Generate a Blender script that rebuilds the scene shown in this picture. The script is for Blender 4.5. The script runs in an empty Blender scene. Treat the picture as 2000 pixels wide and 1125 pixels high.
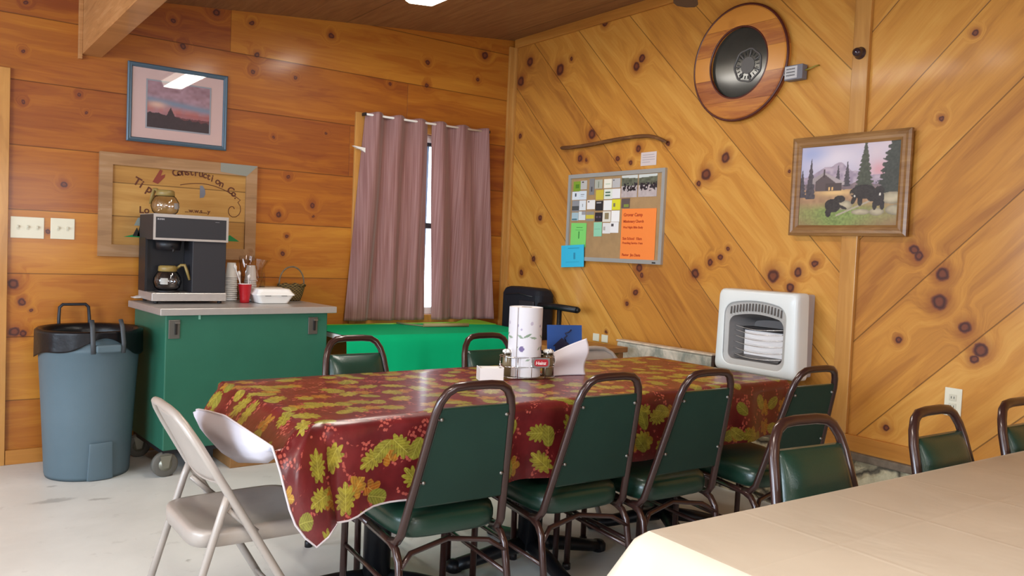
import bpy, math, random
import numpy as np
from mathutils import Vector, Matrix
random.seed(7)
C = bpy.context.scene.collection
SC = bpy.context.scene
PI = math.pi
# ------------------------------------------------------------------ camera
cam = bpy.data.cameras.new('camera'); co = bpy.data.objects.new('camera', cam); C.objects.link(co)
cam.sensor_width = 36; cam.lens = 1599.6/2000*36; cam.clip_start = .05
yaw, pitch, roll = 0.63626, 0.04387, 0.04276
fwd = Vector((math.sin(yaw)*math.cos(pitch), math.cos(yaw)*math.cos(pitch), -math.sin(pitch)))
r0 = Vector((math.cos(yaw), -math.sin(yaw), 0)); u0 = r0.cross(fwd)
rt = math.cos(roll)*r0 + math.sin(roll)*u0; up = -math.sin(roll)*r0 + math.cos(roll)*u0
M = Matrix((rt, up, -fwd)).transposed().to_4x4(); M.translation = Vector((-3.731, -5.147, 1.27))
co.matrix_world = M
SC.camera = co
# ------------------------------------------------------------------ world, lights, exposure
w = bpy.data.worlds.new('world'); SC.world = w; w.use_nodes = True
bg = w.node_tree.nodes['Background']; bg.inputs[0].default_value = (.80, .90, 1, 1); bg.inputs[1].default_value = 5.0
SC.view_settings.view_transform = 'Standard'; SC.view_settings.look = 'None'
SC.view_settings.gamma = 1; SC.view_settings.exposure = 0.0
def area(name, loc, size, size_y, power, color, direction):
    l = bpy.data.lights.new(name, 'AREA'); l.shape = 'RECTANGLE'; l.size = size; l.size_y = size_y
    l.energy = power; l.color = color
    o = bpy.data.objects.new(name, l); C.objects.link(o); o.location = loc
    o.rotation_euler = Vector(direction).to_track_quat('-Z', 'Y').to_euler()
    return o
DAY = (.66, .83, 1.0); WARM = (1.0, .95, .86)
area('window_daylight', (-7.35, -4.6, 1.5), 2.4, 1.4, 260, DAY, (1, .12, -.22))
area('window_daylight', (-7.35, -1.6, 1.5), 1.6, 1.4, 110, DAY, (1, -.1, -.22))
area('window_daylight', (-3.2, -9.3, 1.5), 3.0, 1.4, 120, (.85, .93, 1), (0, 1, -.12))
FIX = [(-1.36, -1.21, .22, .62, 7), (-1.82, -2.2, .20, 1.20, 20), (-3.5, -4.4, .28, 1.22, 28), (-3.3, -7.2, .28, 1.22, 26), (-5.4, -2.0, .28, 1.22, 16), (-5.6, -4.6, .28, 1.22, 20), (-5.4, -7.2, .28, 1.22, 20)]
def ceil_z(x): return 2.886 + .0985*max(x, -3.4)
for (x, y, sx, sy, pw) in FIX:
    area('ceiling_lamp_light', (x, y, ceil_z(x)-.085), sx-.04, sy-.04, pw, WARM, (0, 0, -1))

# ------------------------------------------------------------------ node helpers
def lin(h):
    h = h.lstrip('#'); v = [int(h[i:i+2], 16)/255 for i in (0, 2, 4)]
    return tuple((c/12.92 if c <= .04045 else ((c+.055)/1.055)**2.4) for c in v) + (1,)
class NT:
    def __init__(s, name):
        s.m = bpy.data.materials.new(name); s.m.use_nodes = True; s.t = s.m.node_tree
        s.b = s.t.nodes['Principled BSDF']; s.out = s.t.nodes['Material Output']
    def n(s, typ, **k):
        x = s.t.nodes.new(typ)
        for a, v in k.items(): setattr(x, a, v)
        return x
    def l(s, a, b): s.t.links.new(a, b)
    def put(s, sock, v):
        if isinstance(v, bpy.types.NodeSocket): s.l(v, sock)
        elif v is not None: sock.default_value = v
    def math(s, op, a, b=None, c=None, clamp=False):
        x = s.n('ShaderNodeMath', operation=op); x.use_clamp = clamp
        s.put(x.inputs[0], a); s.put(x.inputs[1], b); s.put(x.inputs[2], c); return x.outputs[0]
    def vm(s, op, a, b=None):
        x = s.n('ShaderNodeVectorMath', operation=op); s.put(x.inputs[0], a); s.put(x.inputs[1], b)
        if op in ('LENGTH', 'DOT_PRODUCT', 'DISTANCE'): return x.outputs['Value']
        return x.outputs[0]
    def comb(s, a, b, c=0.0):
        x = s.n('ShaderNodeCombineXYZ'); s.put(x.inputs[0], a); s.put(x.inputs[1], b); s.put(x.inputs[2], c); return x.outputs[0]
    def mix(s, f, a, b, blend='MIX'):
        x = s.n('ShaderNodeMix', data_type='RGBA', blend_type=blend); s.put(x.inputs[0], f); s.put(x.inputs[6], a); s.put(x.inputs[7], b); return x.outputs[2]
    def noise(s, vec, scale=5, detail=3, rough=.5, dist=0.0, col=False):
        x = s.n('ShaderNodeTexNoise'); s.put(x.inputs['Vector'], vec); x.inputs['Scale'].default_value = scale
        x.inputs['Detail'].default_value = detail; x.inputs['Roughness'].default_value = rough; x.inputs['Distortion'].default_value = dist
        return x.outputs[1] if col else x.outputs[0]
    def mr(s, v, a, b, c=0.0, d=1.0, smooth=False):
        x = s.n('ShaderNodeMapRange'); x.clamp = True
        if smooth: x.interpolation_type = 'SMOOTHSTEP'
        s.put(x.inputs[0], v)
        for i, q in zip((1, 2, 3, 4), (a, b, c, d)): s.put(x.inputs[i], q)
        return x.outputs[0]
    def wn(s, v):
        x = s.n('ShaderNodeTexWhiteNoise', noise_dimensions='1D'); s.put(x.inputs['W'], v); return x.outputs[0]
    def pos(s):
        return s.n('ShaderNodeTexCoord').outputs['Object']
    def bump(s, h, strength=.3, dist=.01):
        x = s.n('ShaderNodeBump'); x.inputs['Strength'].default_value = strength; x.inputs['Distance'].default_value = dist
        s.put(x.inputs['Height'], h); s.l(x.outputs[0], s.b.inputs['Normal'])
def simple(name, color, rough=.5, metal=0.0, spec=.5, noise=0.0, nscale=20, bump=0.0, bscale=80, coat=0.0, emit=None, es=0, alpha=1, trans=0.0, ior=1.45, sheen=0):
    N = NT(name); c = lin(color) if isinstance(color, str) else color
    b = N.b; b.inputs['Roughness'].default_value = rough; b.inputs['Metallic'].default_value = metal
    b.inputs['Specular IOR Level'].default_value = spec; b.inputs['Coat Weight'].default_value = coat
    b.inputs['Coat Roughness'].default_value = .1; b.inputs['Transmission Weight'].default_value = trans; b.inputs['IOR'].default_value = ior
    b.inputs['Alpha'].default_value = alpha; b.inputs['Sheen Weight'].default_value = sheen
    if noise:
        f = N.noise(N.pos(), nscale, 4, .6)
        dk = tuple(x*(1-noise) for x in c[:3])+(1,); lt = tuple(min(1, x*(1+noise*.6)) for x in c[:3])+(1,)
        N.l(N.mix(N.mr(f, .3, .7), dk, lt), b.inputs['Base Color'])
    else: b.inputs['Base Color'].default_value = c
    if bump: N.bump(N.noise(N.pos(), bscale, 3, .6), bump, .004)
    if emit: b.inputs['Emission Color'].default_value = lin(emit); b.inputs['Emission Strength'].default_value = es
    return N.m
KB=[(-0.201, 2.695, 0.031), (-0.095, 2.566, 0.035), (-0.562, 2.583, 0.037), (-0.682, 2.64, 0.014), (-1.331, 2.486, 0.026), (-1.378, 2.53, 0.023), (-0.934, 2.092, 0.031), (-1.015, 2.822, 0.021), (-0.824, 1.934, 0.021), (-0.889, 1.919, 0.011), (-1.385, 1.961, 0.02), (-1.318, 1.875, 0.016), (-1.197, 1.909, 0.017), (-0.119, 2.15, 0.016), (-1.638, 1.973, 0.016), (-2.083, 1.856, 0.026), (-1.947, 1.768, 0.03), (-1.897, 1.716, 0.015), (-2.507, 1.758, 0.008), (-3.287, 1.952, 0.012), (-3.409, 2.311, 0.011), (-1.906, 1.19, 0.027), (-2.012, 1.258, 0.018), (-2.084, 1.289, 0.015), (-2.135, 1.343, 0.012), (-2.445, 1.202, 0.033), (-2.594, 1.228, 0.021), (-2.693, 1.277, 0.016), (-2.554, 1.145, 0.022), (-3.2, 1.359, 0.021), (-3.223, 1.334, 0.021), (-3.337, 1.252, 0.028), (-3.331, 1.128, 0.032), (-3.447, 1.026, 0.025), (-3.517, 0.933, 0.027), (-3.498, 0.89, 0.018), (-3.155, 0.934, 0.014), (-0.206, 1.119, 0.019), (-0.35, 1.225, 0.019), (-1.446, 1.205, 0.023), (-1.468, 1.157, 0.016), (-1.421, 1.044, 0.02), (-1.348, 0.969, 0.013), (-0.407, 1.531, 0.019), (-1.169, 0.769, 0.01), (-3.12, 0.514, 0.015)]
KA=[(-3.235, 2.49, 0.013), (-2.489, 2.544, 0.015), (-2.24, 2.643, 0.024), (-2.024, 2.621, 0.016), (-1.498, 2.642, 0.02), (-2.43, 2.403, 0.018), (-1.986, 2.433, 0.019), (-2.009, 2.324, 0.016), (-1.733, 2.33, 0.013), (-3.245, 2.231, 0.011), (-3.242, 1.962, 0.011), (-2.975, 2.04, 0.011), (-2.938, 1.946, 0.009), (-3.042, 1.538, 0.017), (-1.866, 1.935, 0.01), (-1.511, 2.0, 0.01), (-1.761, 1.691, 0.013), (-0.273, 2.73, 0.03), (-0.762, 2.593, 0.018), (-0.759, 2.427, 0.018), (-1.053, 2.396, 0.014), (-0.328, 2.539, 0.015), (-1.591, 1.518, 0.02), (-1.817, 1.443, 0.02), (-1.582, 1.447, 0.01), (-1.759, 1.308, 0.013), (-1.783, 1.197, 0.017), (-3.273, 0.982, 0.03), (-3.233, 0.885, 0.022), (-3.185, 0.837, 0.011), (-3.115, 1.274, 0.014), (-3.265, 0.724, 0.028), (-3.224, 0.717, 0.02)]
def wood(name, U, V, width=None, off=0.0, knots=(), knotplane=None, dark='#8a3f12', mid='#c26a22', light='#dd8f3c', rough=.48, joints=0.0, seam=.0035, grain=1.0, tint=.35, rnd_knots=0.0, rot=None):
    """procedural boards: U along the board, V across it (world/object axes)"""
    N = NT(name); P = N.pos()
    u = N.vm('DOT_PRODUCT', P, U); v = N.vm('DOT_PRODUCT', P, V)
    if rot is not None:       # chevron: second direction past the post
        U2, V2, off2, axisvec, at = rot
        sel = N.math('LESS_THAN', N.vm('DOT_PRODUCT', P, axisvec), at)
        ua, va = N.vm('DOT_PRODUCT', P, U2), N.vm('DOT_PRODUCT', P, V2)
        mixf = lambda a, b: N.math('ADD', a, N.math('MULTIPLY', sel, N.math('SUBTRACT', b, a)))
        u = mixf(u, ua); v = mixf(v, N.math('ADD', va, off-off2+3.2))
    if width:
        q = N.math('DIVIDE', N.math('SUBTRACT', v, off), width); idx = N.math('FLOOR', q); fr = N.math('FRACT', q)
    else:
        idx = 0.0; fr = None
    if joints:
        uj = N.math('DIVIDE', N.math('ADD', u, N.math('MULTIPLY', N.wn(N.math('ADD', idx, .37)), joints)), joints)
        ji = N.math('FLOOR', uj); jf = N.math('FRACT', uj)
        bid = N.math('ADD', N.math('MULTIPLY', idx, 13.7), N.math('MULTIPLY', ji, 5.3))
    else: bid = N.math('MULTIPLY', idx, 13.7) if width else 0.0
    r1 = N.wn(bid) if width else .5
    r2 = N.wn(N.math('ADD', bid, 3.1)) if width else .5
    # knots
    dmin = None
    wob = N.vm('SCALE', N.vm('SUBTRACT', N.noise(P, 22, 2, .5, col=True), (.5, .5, .5)), None)
    wob.node.inputs['Scale'].default_value = .022
    PW = N.vm('ADD', P, wob)
    for (a, b, r) in knots:
        c = (a, 0, b) if knotplane == 'A' else (0, a, b)
        d = N.math('DIVIDE', N.vm('DISTANCE', PW, c), r)
        dmin = d if dmin is None else N.math('MINIMUM', dmin, d)
    if rnd_knots:
        vo = N.n('ShaderNodeTexVoronoi'); vo.inputs['Scale'].default_value = rnd_knots
        N.l(N.comb(N.math('MULTIPLY', u, .6), v, N.math('MULTIPLY', r1, 9) if width else 0.0), vo.inputs['Vector'])
        d = N.math('MULTIPLY', vo.outputs['Distance'], 22.0)
        dmin = d if dmin is None else N.math('MINIMUM', dmin, d)
    if dmin is None: dmin = 50.0
    halo = N.mr(dmin, 1.0, 5.0, 1.0, 0.0, True)
    # grain
    gv = N.comb(N.math('ADD', N.math('MULTIPLY', u, .9), N.math('MULTIPLY', r2, 31.0)), N.math('ADD', N.math('MULTIPLY', v, 7.0), N.math('MULTIPLY', halo, .9)), N.math('MULTIPLY', r1, 17.0))
    g1 = N.noise(gv, 1.6*grain, 4, .55, .7)
    gf = N.comb(N.math('MULTIPLY', u, 3.0), N.math('ADD', N.math('MULTIPLY', v, 90.0), N.math('MULTIPLY', halo, 6.0)), r2)
    g2 = N.noise(gf, 1.0*grain, 3, .6, .2)
    rings = N.math('SINE', N.math('MULTIPLY', N.math('ADD', g1, N.math('MULTIPLY', halo, .25)), 46.0))
    f = N.math('ADD', N.math('MULTIPLY', g1, .75), N.math('ADD', N.math('MULTIPLY', g2, .22), N.math('MULTIPLY', rings, .02)))
    f = N.math('ADD', f, N.math('MULTIPLY', N.math('SUBTRACT', r1, .5), tint))
    cr = N.n('ShaderNodeValToRGB'); e = cr.color_ramp.elements
    e[0].position = .22; e[0].color = lin(dark); e[1].position = .78; e[1].color = lin(light)
    m_ = e.new(.5); m_.color = lin(mid)
    N.l(f, cr.inputs[0]); colr = cr.outputs[0]
    colr = N.mix(N.math('MULTIPLY', N.mr(dmin, 1.0, 3.2, 1.0, 0.0, True), .55), colr, lin('#7d3a18'))
    ring = N.mr(N.math('ABSOLUTE', N.math('SUBTRACT', dmin, .78)), .0, .35, 1.0, 0.0)
    colr = N.mix(N.mr(dmin, .95, 1.35, .9, 0.0, True), colr, lin('#6a3424'))
    colr = N.mix(N.math('MULTIPLY', ring, .8), colr, lin('#2c1618'))
    seamf = None
    if width:
        ed = N.math('MULTIPLY', N.math('MINIMUM', fr, N.math('SUBTRACT', 1.0, fr)), width)
        seamf = N.mr(ed, seam*.45, seam, 1.0, 0.0)
        if joints:
            ej = N.math('MULTIPLY', N.math('MINIMUM', jf, N.math('SUBTRACT', 1.0, jf)), joints)
            seamf = N.math('MAXIMUM', seamf, N.math('MULTIPLY', N.mr(ej, .001, .0022, 1.0, 0.0), .7))
        colr = N.mix(N.math('MULTIPLY', seamf, .62), colr, lin('#2c1306'))
    N.l(colr, N.b.inputs['Base Color'])
    N.b.inputs['Roughness'].default_value = rough
    N.b.inputs['Coat Weight'].default_value = .22; N.b.inputs['Coat Roughness'].default_value = .14; N.b.inputs['Specular IOR Level'].default_value = .3
    hgt = N.math('MULTIPLY', N.noise(N.comb(N.math('MULTIPLY', u, 2.0), N.math('MULTIPLY', v, 9.0), 0.0), 2.0, 2, .5), .6)
    hgt = N.math('ADD', hgt, N.math('MULTIPLY', g2, .10))
    if seamf is not None: hgt = N.math('SUBTRACT', hgt, N.math('MULTIPLY', seamf, 1.0))
    N.bump(hgt, .35, .006)
    return N.m

# ------------------------------------------------------------------ mesh helpers
class MB:
    def __init__(s): s.v = []; s.f = []; s.sm = []; s.uv = {}
    def add(s, vs, fs, smooth=False, uvs=None):
        k = len(s.v); s.v += [tuple(x) for x in vs]
        for f in fs: s.f.append(tuple(i+k for i in f)); s.sm.append(smooth)
        if uvs:
            for i, q in enumerate(uvs): s.uv[k+i] = q
        return s
    def box(s, lo, hi, rz=0, piv=None):
        x0, y0, z0 = lo; x1, y1, z1 = hi
        vs = [(x0,y0,z0),(x1,y0,z0),(x1,y1,z0),(x0,y1,z0),(x0,y0,z1),(x1,y0,z1),(x1,y1,z1),(x0,y1,z1)]
        if rz:
            cx, cy = piv if piv else ((x0+x1)/2, (y0+y1)/2); c, n = math.cos(rz), math.sin(rz)
            vs = [(cx+(a-cx)*c-(b-cy)*n, cy+(a-cx)*n+(b-cy)*c, z) for a, b, z in vs]
        return s.add(vs, [(0,3,2,1),(4,5,6,7),(0,1,5,4),(1,2,6,5),(2,3,7,6),(3,0,4,7)])
    def hexa(s, vs): return s.add(vs, [(0,3,2,1),(4,5,6,7),(0,1,5,4),(1,2,6,5),(2,3,7,6),(3,0,4,7)])
    def tube(s, pts, r, n=10, closed=False, r2=None, caps=True, sq=False):
        pts = [Vector(p) for p in pts]; m = len(pts); rings = []
        t0 = (pts[1]-pts[0]).normalized(); ref = Vector((0,0,1)) if abs(t0.z) < .9 else Vector((1,0,0))
        nrm = (ref - t0*ref.dot(t0)).normalized(); vs = []
        for i, p in enumerate(pts):
            if closed: t = (pts[(i+1) % m]-pts[i-1]).normalized()
            elif i == 0: t = (pts[1]-pts[0]).normalized()
            elif i == m-1: t = (pts[-1]-pts[-2]).normalized()
            else: t = ((pts[i+1]-p).normalized()+(p-pts[i-1]).normalized()).normalized()
            nrm = (nrm - t*nrm.dot(t)).normalized(); bn = t.cross(nrm)
            rad = r[i] if isinstance(r, (list, tuple)) else r; rb = (r2 if r2 else rad)
            for k in range(n):
                a = 2*PI*k/n + (PI/4 if sq else 0)
                vs.append(p + nrm*math.cos(a)*rad + bn*math.sin(a)*rb)
        fs = []
        for i in range(m if closed else m-1):
            j = (i+1) % m
            for k in range(n): fs.append((i*n+k, i*n+(k+1) % n, j*n+(k+1) % n, j*n+k))
        s.add(vs, fs, not sq)
        if caps and not closed:
            k = len(s.v)-m*n
            s.f.append(tuple(k+i for i in reversed(range(n)))); s.sm.append(False)
            s.f.append(tuple(k+(m-1)*n+i for i in range(n))); s.sm.append(False)
        return s
    def lathe(s, prof, c=(0,0,0), n=32, axis='z', smooth=True, sx=1, sy=1):
        vs = []
        for (r, z) in prof:
            for k in range(n):
                a = 2*PI*k/n; x, y = r*math.cos(a)*sx, r*math.sin(a)*sy
                vs.append((c[0]+x, c[1]+y, c[2]+z) if axis == 'z' else ((c[0]-z, c[1]+x, c[2]+y) if axis == 'x' else (c[0]+x, c[1]-z, c[2]+y)))
        m = len(prof); fs = [(i*n+k, i*n+(k+1) % n, (i+1)*n+(k+1) % n, (i+1)*n+k) for i in range(m-1) for k in range(n)]
        if prof[0][0] > 1e-5: fs.append(tuple(reversed(range(n))))
        if prof[-1][0] > 1e-5: fs.append(tuple((m-1)*n+k for k in range(n)))
        return s.add(vs, fs, smooth)
    def prism(s, poly, lo, hi, plane='xz'):
        n = len(poly); f = {'xz': lambda p, d: (p[0], d, p[1]), 'yz': lambda p, d: (d, p[0], p[1]), 'xy': lambda p, d: (p[0], p[1], d)}[plane]
        vs = [f(p, lo) for p in poly]+[f(p, hi) for p in poly]
        fs = [tuple(range(n)), tuple(reversed(range(n, 2*n)))]+[(i, n+i, n+(i+1) % n, (i+1) % n) for i in range(n)]
        return s.add(vs, fs)
    def grid(s, fn, nu, nv, uvf=None, smooth=True, wrap=False):
        vs = []; uvs = []
        for i in range(nu):
            for j in range(nv):
                vs.append(fn(i/(nu-1), j/(nv-1)))
                if uvf: uvs.append(uvf(i/(nu-1), j/(nv-1)))
        fs = [(i*nv+j, (i+1)*nv+j, (i+1)*nv+j+1, i*nv+j+1) for i in range(nu-1) for j in range(nv-1)]
        return s.add(vs, fs, smooth, uvs or None)
    def build(s, name, mat, parent=None, bevel=0, subsurf=0, solid=0, kind=None, flip=True, seg=2):
        me = bpy.data.meshes.new(name); me.from_pydata(s.v, [], s.f); me.validate()
        me.polygons.foreach_set('use_smooth', s.sm[:len(me.polygons)] + [False]*max(0, len(me.polygons)-len(s.sm)))
        if s.uv:
            ul = me.uv_layers.new(name='UVMap')
            for lp in me.loops: ul.data[lp.index].uv = s.uv.get(lp.vertex_index, (0, 0))
        if flip:
            import bmesh
            b = bmesh.new(); b.from_mesh(me); bmesh.ops.recalc_face_normals(b, faces=b.faces); b.to_mesh(me); b.free()
        me.materials.append(mat)
        o = bpy.data.objects.new(name, me); C.objects.link(o)
        if parent: o.parent = parent
        if solid:
            q = o.modifiers.new('solid', 'SOLIDIFY'); q.thickness = solid; q.offset = 0
        if bevel:
            q = o.modifiers.new('bevel', 'BEVEL'); q.width = bevel; q.segments = seg; q.limit_method = 'ANGLE'; q.angle_limit = .6
            q.harden_normals = False
        if subsurf:
            q = o.modifiers.new('sub', 'SUBSURF'); q.levels = subsurf; q.render_levels = subsurf
        if kind: o['kind'] = kind
        return o
def tag(o, label=None, cat=None, group=None):
    if label: o['label'] = label
    if cat: o['category'] = cat
    if group: o['group'] = group
    return o
def thing(name, label, cat, loc=(0,0,0), rz=0, group=None):
    o = bpy.data.objects.new(name, None); o.empty_display_size = .1; C.objects.link(o); o.location = loc; o.rotation_euler = (0,0,rz)
    return tag(o, label, cat, group)
def dup(root, loc, rz, label=None, group=None):
    r = root.copy(); C.objects.link(r); r.location = loc; r.rotation_euler = (0,0,rz)
    tag(r, label, None, group)
    for ch in list(root.children):
        c = ch.copy(); C.objects.link(c); c.parent = r
        for g in ch.children:
            d = g.copy(); C.objects.link(d); d.parent = c
    return r
def struct(name, mb, mat, **k): return mb.build(name, mat, None, kind='structure', **k)
def arc(c, r, a0, a1, n, plane='xz', d=0):
    out = []
    for i in range(n+1):
        a = a0+(a1-a0)*i/n; p = (c[0]+r*math.cos(a), c[1]+r*math.sin(a))
        out.append((p[0], d, p[1]) if plane == 'xz' else ((d, p[0], p[1]) if plane == 'yz' else (p[0], p[1], d)))
    return out
def text(name, s, size, mat, parent, origin, ux, uy, extrude=.0006, align='LEFT', shear=0):
    """writing laid in the plane spanned by ux (reading direction) and uy (up), as one mesh"""
    cu = bpy.data.curves.new('t', 'FONT'); cu.body = s; cu.size = size; cu.align_x = align; cu.extrude = extrude; cu.shear = shear; cu.resolution_u = 3; cu.offset = size*.025
    o = bpy.data.objects.new('t', cu); C.objects.link(o)
    dg = bpy.context.evaluated_depsgraph_get(); me = bpy.data.meshes.new_from_object(o.evaluated_get(dg))
    bpy.data.objects.remove(o)
    ux, uy = Vector(ux), Vector(uy); nz = ux.cross(uy); O = Vector(origin)
    for v in me.vertices: v.co = O + ux*v.co.x + uy*v.co.y + nz*v.co.z
    me.materials.clear(); me.materials.append(mat)
    q = bpy.data.objects.new(name, me); C.objects.link(q)
    if parent: q.parent = parent
    return q
def join_text(name, items, mat, parent):
    """items: (string, size, origin, ux, uy) joined into one lettering mesh"""
    vs, fs = [], []
    for (s, size, O, ux, uy) in items:
        t = text('t', s, size, mat, None, O, ux, uy); me = t.data; k = len(vs)
        vs += [tuple(v.co) for v in me.vertices]; fs += [tuple(i+k for i in p.vertices) for p in me.polygons]
        bpy.data.objects.remove(t)
    mb = MB(); mb.add(vs, fs); return mb.build(name, mat, parent, flip=False)
VC = {}
def vc_mat(name, rough=.5, coat=0.0):
    N = NT(name); a = N.n('ShaderNodeAttribute', attribute_name='Col'); N.l(a.outputs['Color'], N.b.inputs['Base Color'])
    N.b.inputs['Roughness'].default_value = rough; N.b.inputs['Coat Weight'].default_value = coat
    return N.m
def picture(name, fn, w, h, nx, ny, mat, parent, O, ux, uy, thick=.002):
    """flat printed/painted sheet: colours per vertex from fn(U,V) -> (ny,nx,3) linear, plus a thin body"""
    U, V = np.meshgrid(np.linspace(0, 1, nx), np.linspace(0, 1, ny)); col = np.clip(fn(U, V), 0, 1)
    ux, uy = Vector(ux), Vector(uy); nz = ux.cross(uy); O = Vector(O)
    vs = [tuple(O+ux*(w*a)+uy*(h*b)+nz*thick) for a, b in zip(U.ravel(), V.ravel())]
    fs = [(j*nx+i, j*nx+i+1, (j+1)*nx+i+1, (j+1)*nx+i) for j in range(ny-1) for i in range(nx-1)]
    k = len(vs); c4 = [0, nx-1, ny*nx-1, (ny-1)*nx]
    vs += [tuple(O), tuple(O+ux*w), tuple(O+ux*w+uy*h), tuple(O+uy*h)]
    fs += [(k+3, k+2, k+1, k)]+[(c4[i], k+i, k+(i+1) % 4, c4[(i+1) % 4]) for i in range(4)]
    me = bpy.data.meshes.new(name); me.from_pydata(vs, [], fs)
    ca = me.color_attributes.new('Col', 'FLOAT_COLOR', 'POINT')
    arr = np.ones((len(vs), 4), dtype=np.float32); arr[:k, :3] = col.reshape(-1, 3); arr[k:, :3] = .6
    ca.data.foreach_set('color', arr.ravel()); me.materials.append(mat)
    o = bpy.data.objects.new(name, me); C.objects.link(o)
    if parent: o.parent = parent
    return o
def L3(h): return np.array(lin(h)[:3])
def npnoise(U, V, sx, sy, seed):
    r = np.random.RandomState(seed); g = r.rand(sy+2, sx+2)
    x = U*sx; y = V*sy; i = np.floor(x).astype(int); j = np.floor(y).astype(int); fx = x-i; fy = y-j
    fx = fx*fx*(3-2*fx); fy = fy*fy*(3-2*fy)
    return (g[j, i]*(1-fx)+g[j, i+1]*fx)*(1-fy)+(g[j+1, i]*(1-fx)+g[j+1, i+1]*fx)*fy

# ------------------------------------------------------------------ materials
s2 = math.sqrt(.5)
m_wallA = wood('pine_boards_back', (1,0,0), (0,0,1), .3455, .004, [(a, b, r*.82) for a, b, r in KA], 'A', dark='#823f18', mid='#a5601c', light='#be7e2a', joints=3.7, tint=.40)
m_wallB = wood('pine_boards_right', (0,-s2,-s2), (0,-s2,s2), .3535, .05, KB, 'B', dark='#9c6127', mid='#bf8134', light='#d39c4a', tint=.26,
               rot=((0,-s2,s2), (0,s2,s2), .0, (0,1,0), -2.9))
m_trim = wood('pine_trim', (0,0,1), (.7,.7,0), None, 0, (), None, dark='#99632a', mid='#b98240', light='#cc9952', rough=.4)
m_trimh = wood('pine_trim_horizontal', (.7,.7,0), (0,0,1), None, 0, (), None, dark='#965c24', mid='#b27632', light='#c48c44', rough=.4)
m_ply = wood('plywood_ceiling', (0,1,0), (1,0,.1), 1.22, .1, (), None, dark='#6a442a', mid='#8a5f3e', light='#a07850', rough=.55, grain=2.2, tint=.1, seam=.006)
STAINS = ((-3.17,-.80,.13,.04), (-2.98,-.88,.07,.03), (-3.15,-.55,.03,.02), (-2.83,-1.86,.02,.012))
def floor_mat():
    N = NT('painted_concrete'); P = N.pos(); n1 = N.noise(P, 1.3, 5, .6, .4); n2 = N.noise(P, 9, 4, .65)
    c = N.mix(N.mr(n1, .3, .7), lin('#cbcbc6'), lin('#e2e2dd')); c = N.mix(N.mr(n2, .62, .74, 0, .35), c, lin('#94918a'))
    for (x_, y_, rx, ry) in STAINS:
        d = N.vm('LENGTH', N.vm('MULTIPLY', N.vm('SUBTRACT', N.vm('ADD', P, N.vm('MULTIPLY', N.noise(P, 14, 3, .6, col=True), (.08, .08, 0))), (x_+.04, y_+.04, 0)), (1/rx, 1/ry, 0)))
        c = N.mix(N.mr(d, .3, 1.0, .5, 0, True), c, lin('#86837c'))
    N.l(c, N.b.inputs['Base Color']); N.l(N.mr(n2, .2, .8, .32, .5), N.b.inputs['Roughness']); N.bump(n2, .12, .01); return N.m
m_floor = floor_mat()
m_frame = simple('brown_powder_coat', '#38211d', .28, .25, .6, coat=.4)
m_vinyl = simple('dark_green_vinyl', '#173529', .30, 0, .55, noise=.12, nscale=6, bump=.12, bscale=220, coat=.15)
m_vinyl_back = simple('dark_green_vinyl_back', '#163229', .55, 0, .35, noise=.1, nscale=8, bump=.1, bscale=260)
m_rivet = simple('dull_metal_rivet', '#7d7a74', .35, .8)
m_beige = simple('beige_enamel_metal', '#a79d94', .38, .15, .5, noise=.08, nscale=9)
m_black = simple('black_plastic', '#1b1a1d', .42, 0, .45)
m_blackiron = simple('black_cast_iron', '#131418', .4, .2, .5, bump=.1)
m_steel = simple('brushed_stainless', '#b9b5b0', .28, .95, .5, noise=.06, nscale=30)
m_chrome = simple('chrome_wire', '#c8c8c8', .15, 1)
m_counter = simple('satin_stainless_top', '#bdb8b3', .34, .55, .5, noise=.05, nscale=30)
m_greenpaint = simple('green_enamel_panel', '#2d6550', .38, .05, .5, noise=.06, nscale=5)
m_white = simple('white_foam', '#e9e6e0', .6, 0, .3)
m_cream = simple('cream_plate', '#d9d2bb', .4)
m_glass = simple('clear_glass', '#ffffff', .02, trans=1.0, ior=1.45)
def thin_glass(name, tint=(1,1,1,1), refl=1.0):
    N = NT(name); N.t.nodes.remove(N.b); tr = N.n('ShaderNodeBsdfTransparent'); tr.inputs[0].default_value = tint
    gl = N.n('ShaderNodeBsdfGlossy'); gl.inputs['Roughness'].default_value = .02; fr = N.n('ShaderNodeFresnel'); fr.inputs[0].default_value = 1.5
    mx = N.n('ShaderNodeMixShader'); g_ = N.n('ShaderNodeNewGeometry'); N.l(N.math('MULTIPLY', N.math('MULTIPLY', fr.outputs[0], refl, clamp=True), N.math('SUBTRACT', 1.0, g_.outputs['Backfacing'])), mx.inputs[0]); N.l(tr.outputs[0], mx.inputs[1]); N.l(gl.outputs[0], mx.inputs[2]); N.l(mx.outputs[0], N.out.inputs[0])
    return N.m
m_pane = thin_glass('thin_pane', (1,1,1,1), 1.6)
m_bagplastic = thin_glass('clear_plastic_film', (.86,.84,.84,1), 2.2)
m_ink = simple('black_ink', '#2a2624', .6)
m_cloth_white = simple('white_flannel_backing', '#cfcbd2', .8, noise=.06, nscale=10)

# ------------------------------------------------------------------ room shell
XL, YF = -7.6, -9.6
mb = MB(); mb.box((XL, YF, -.1), (.15, .15, 0)); struct('floor', mb, m_floor)
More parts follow.
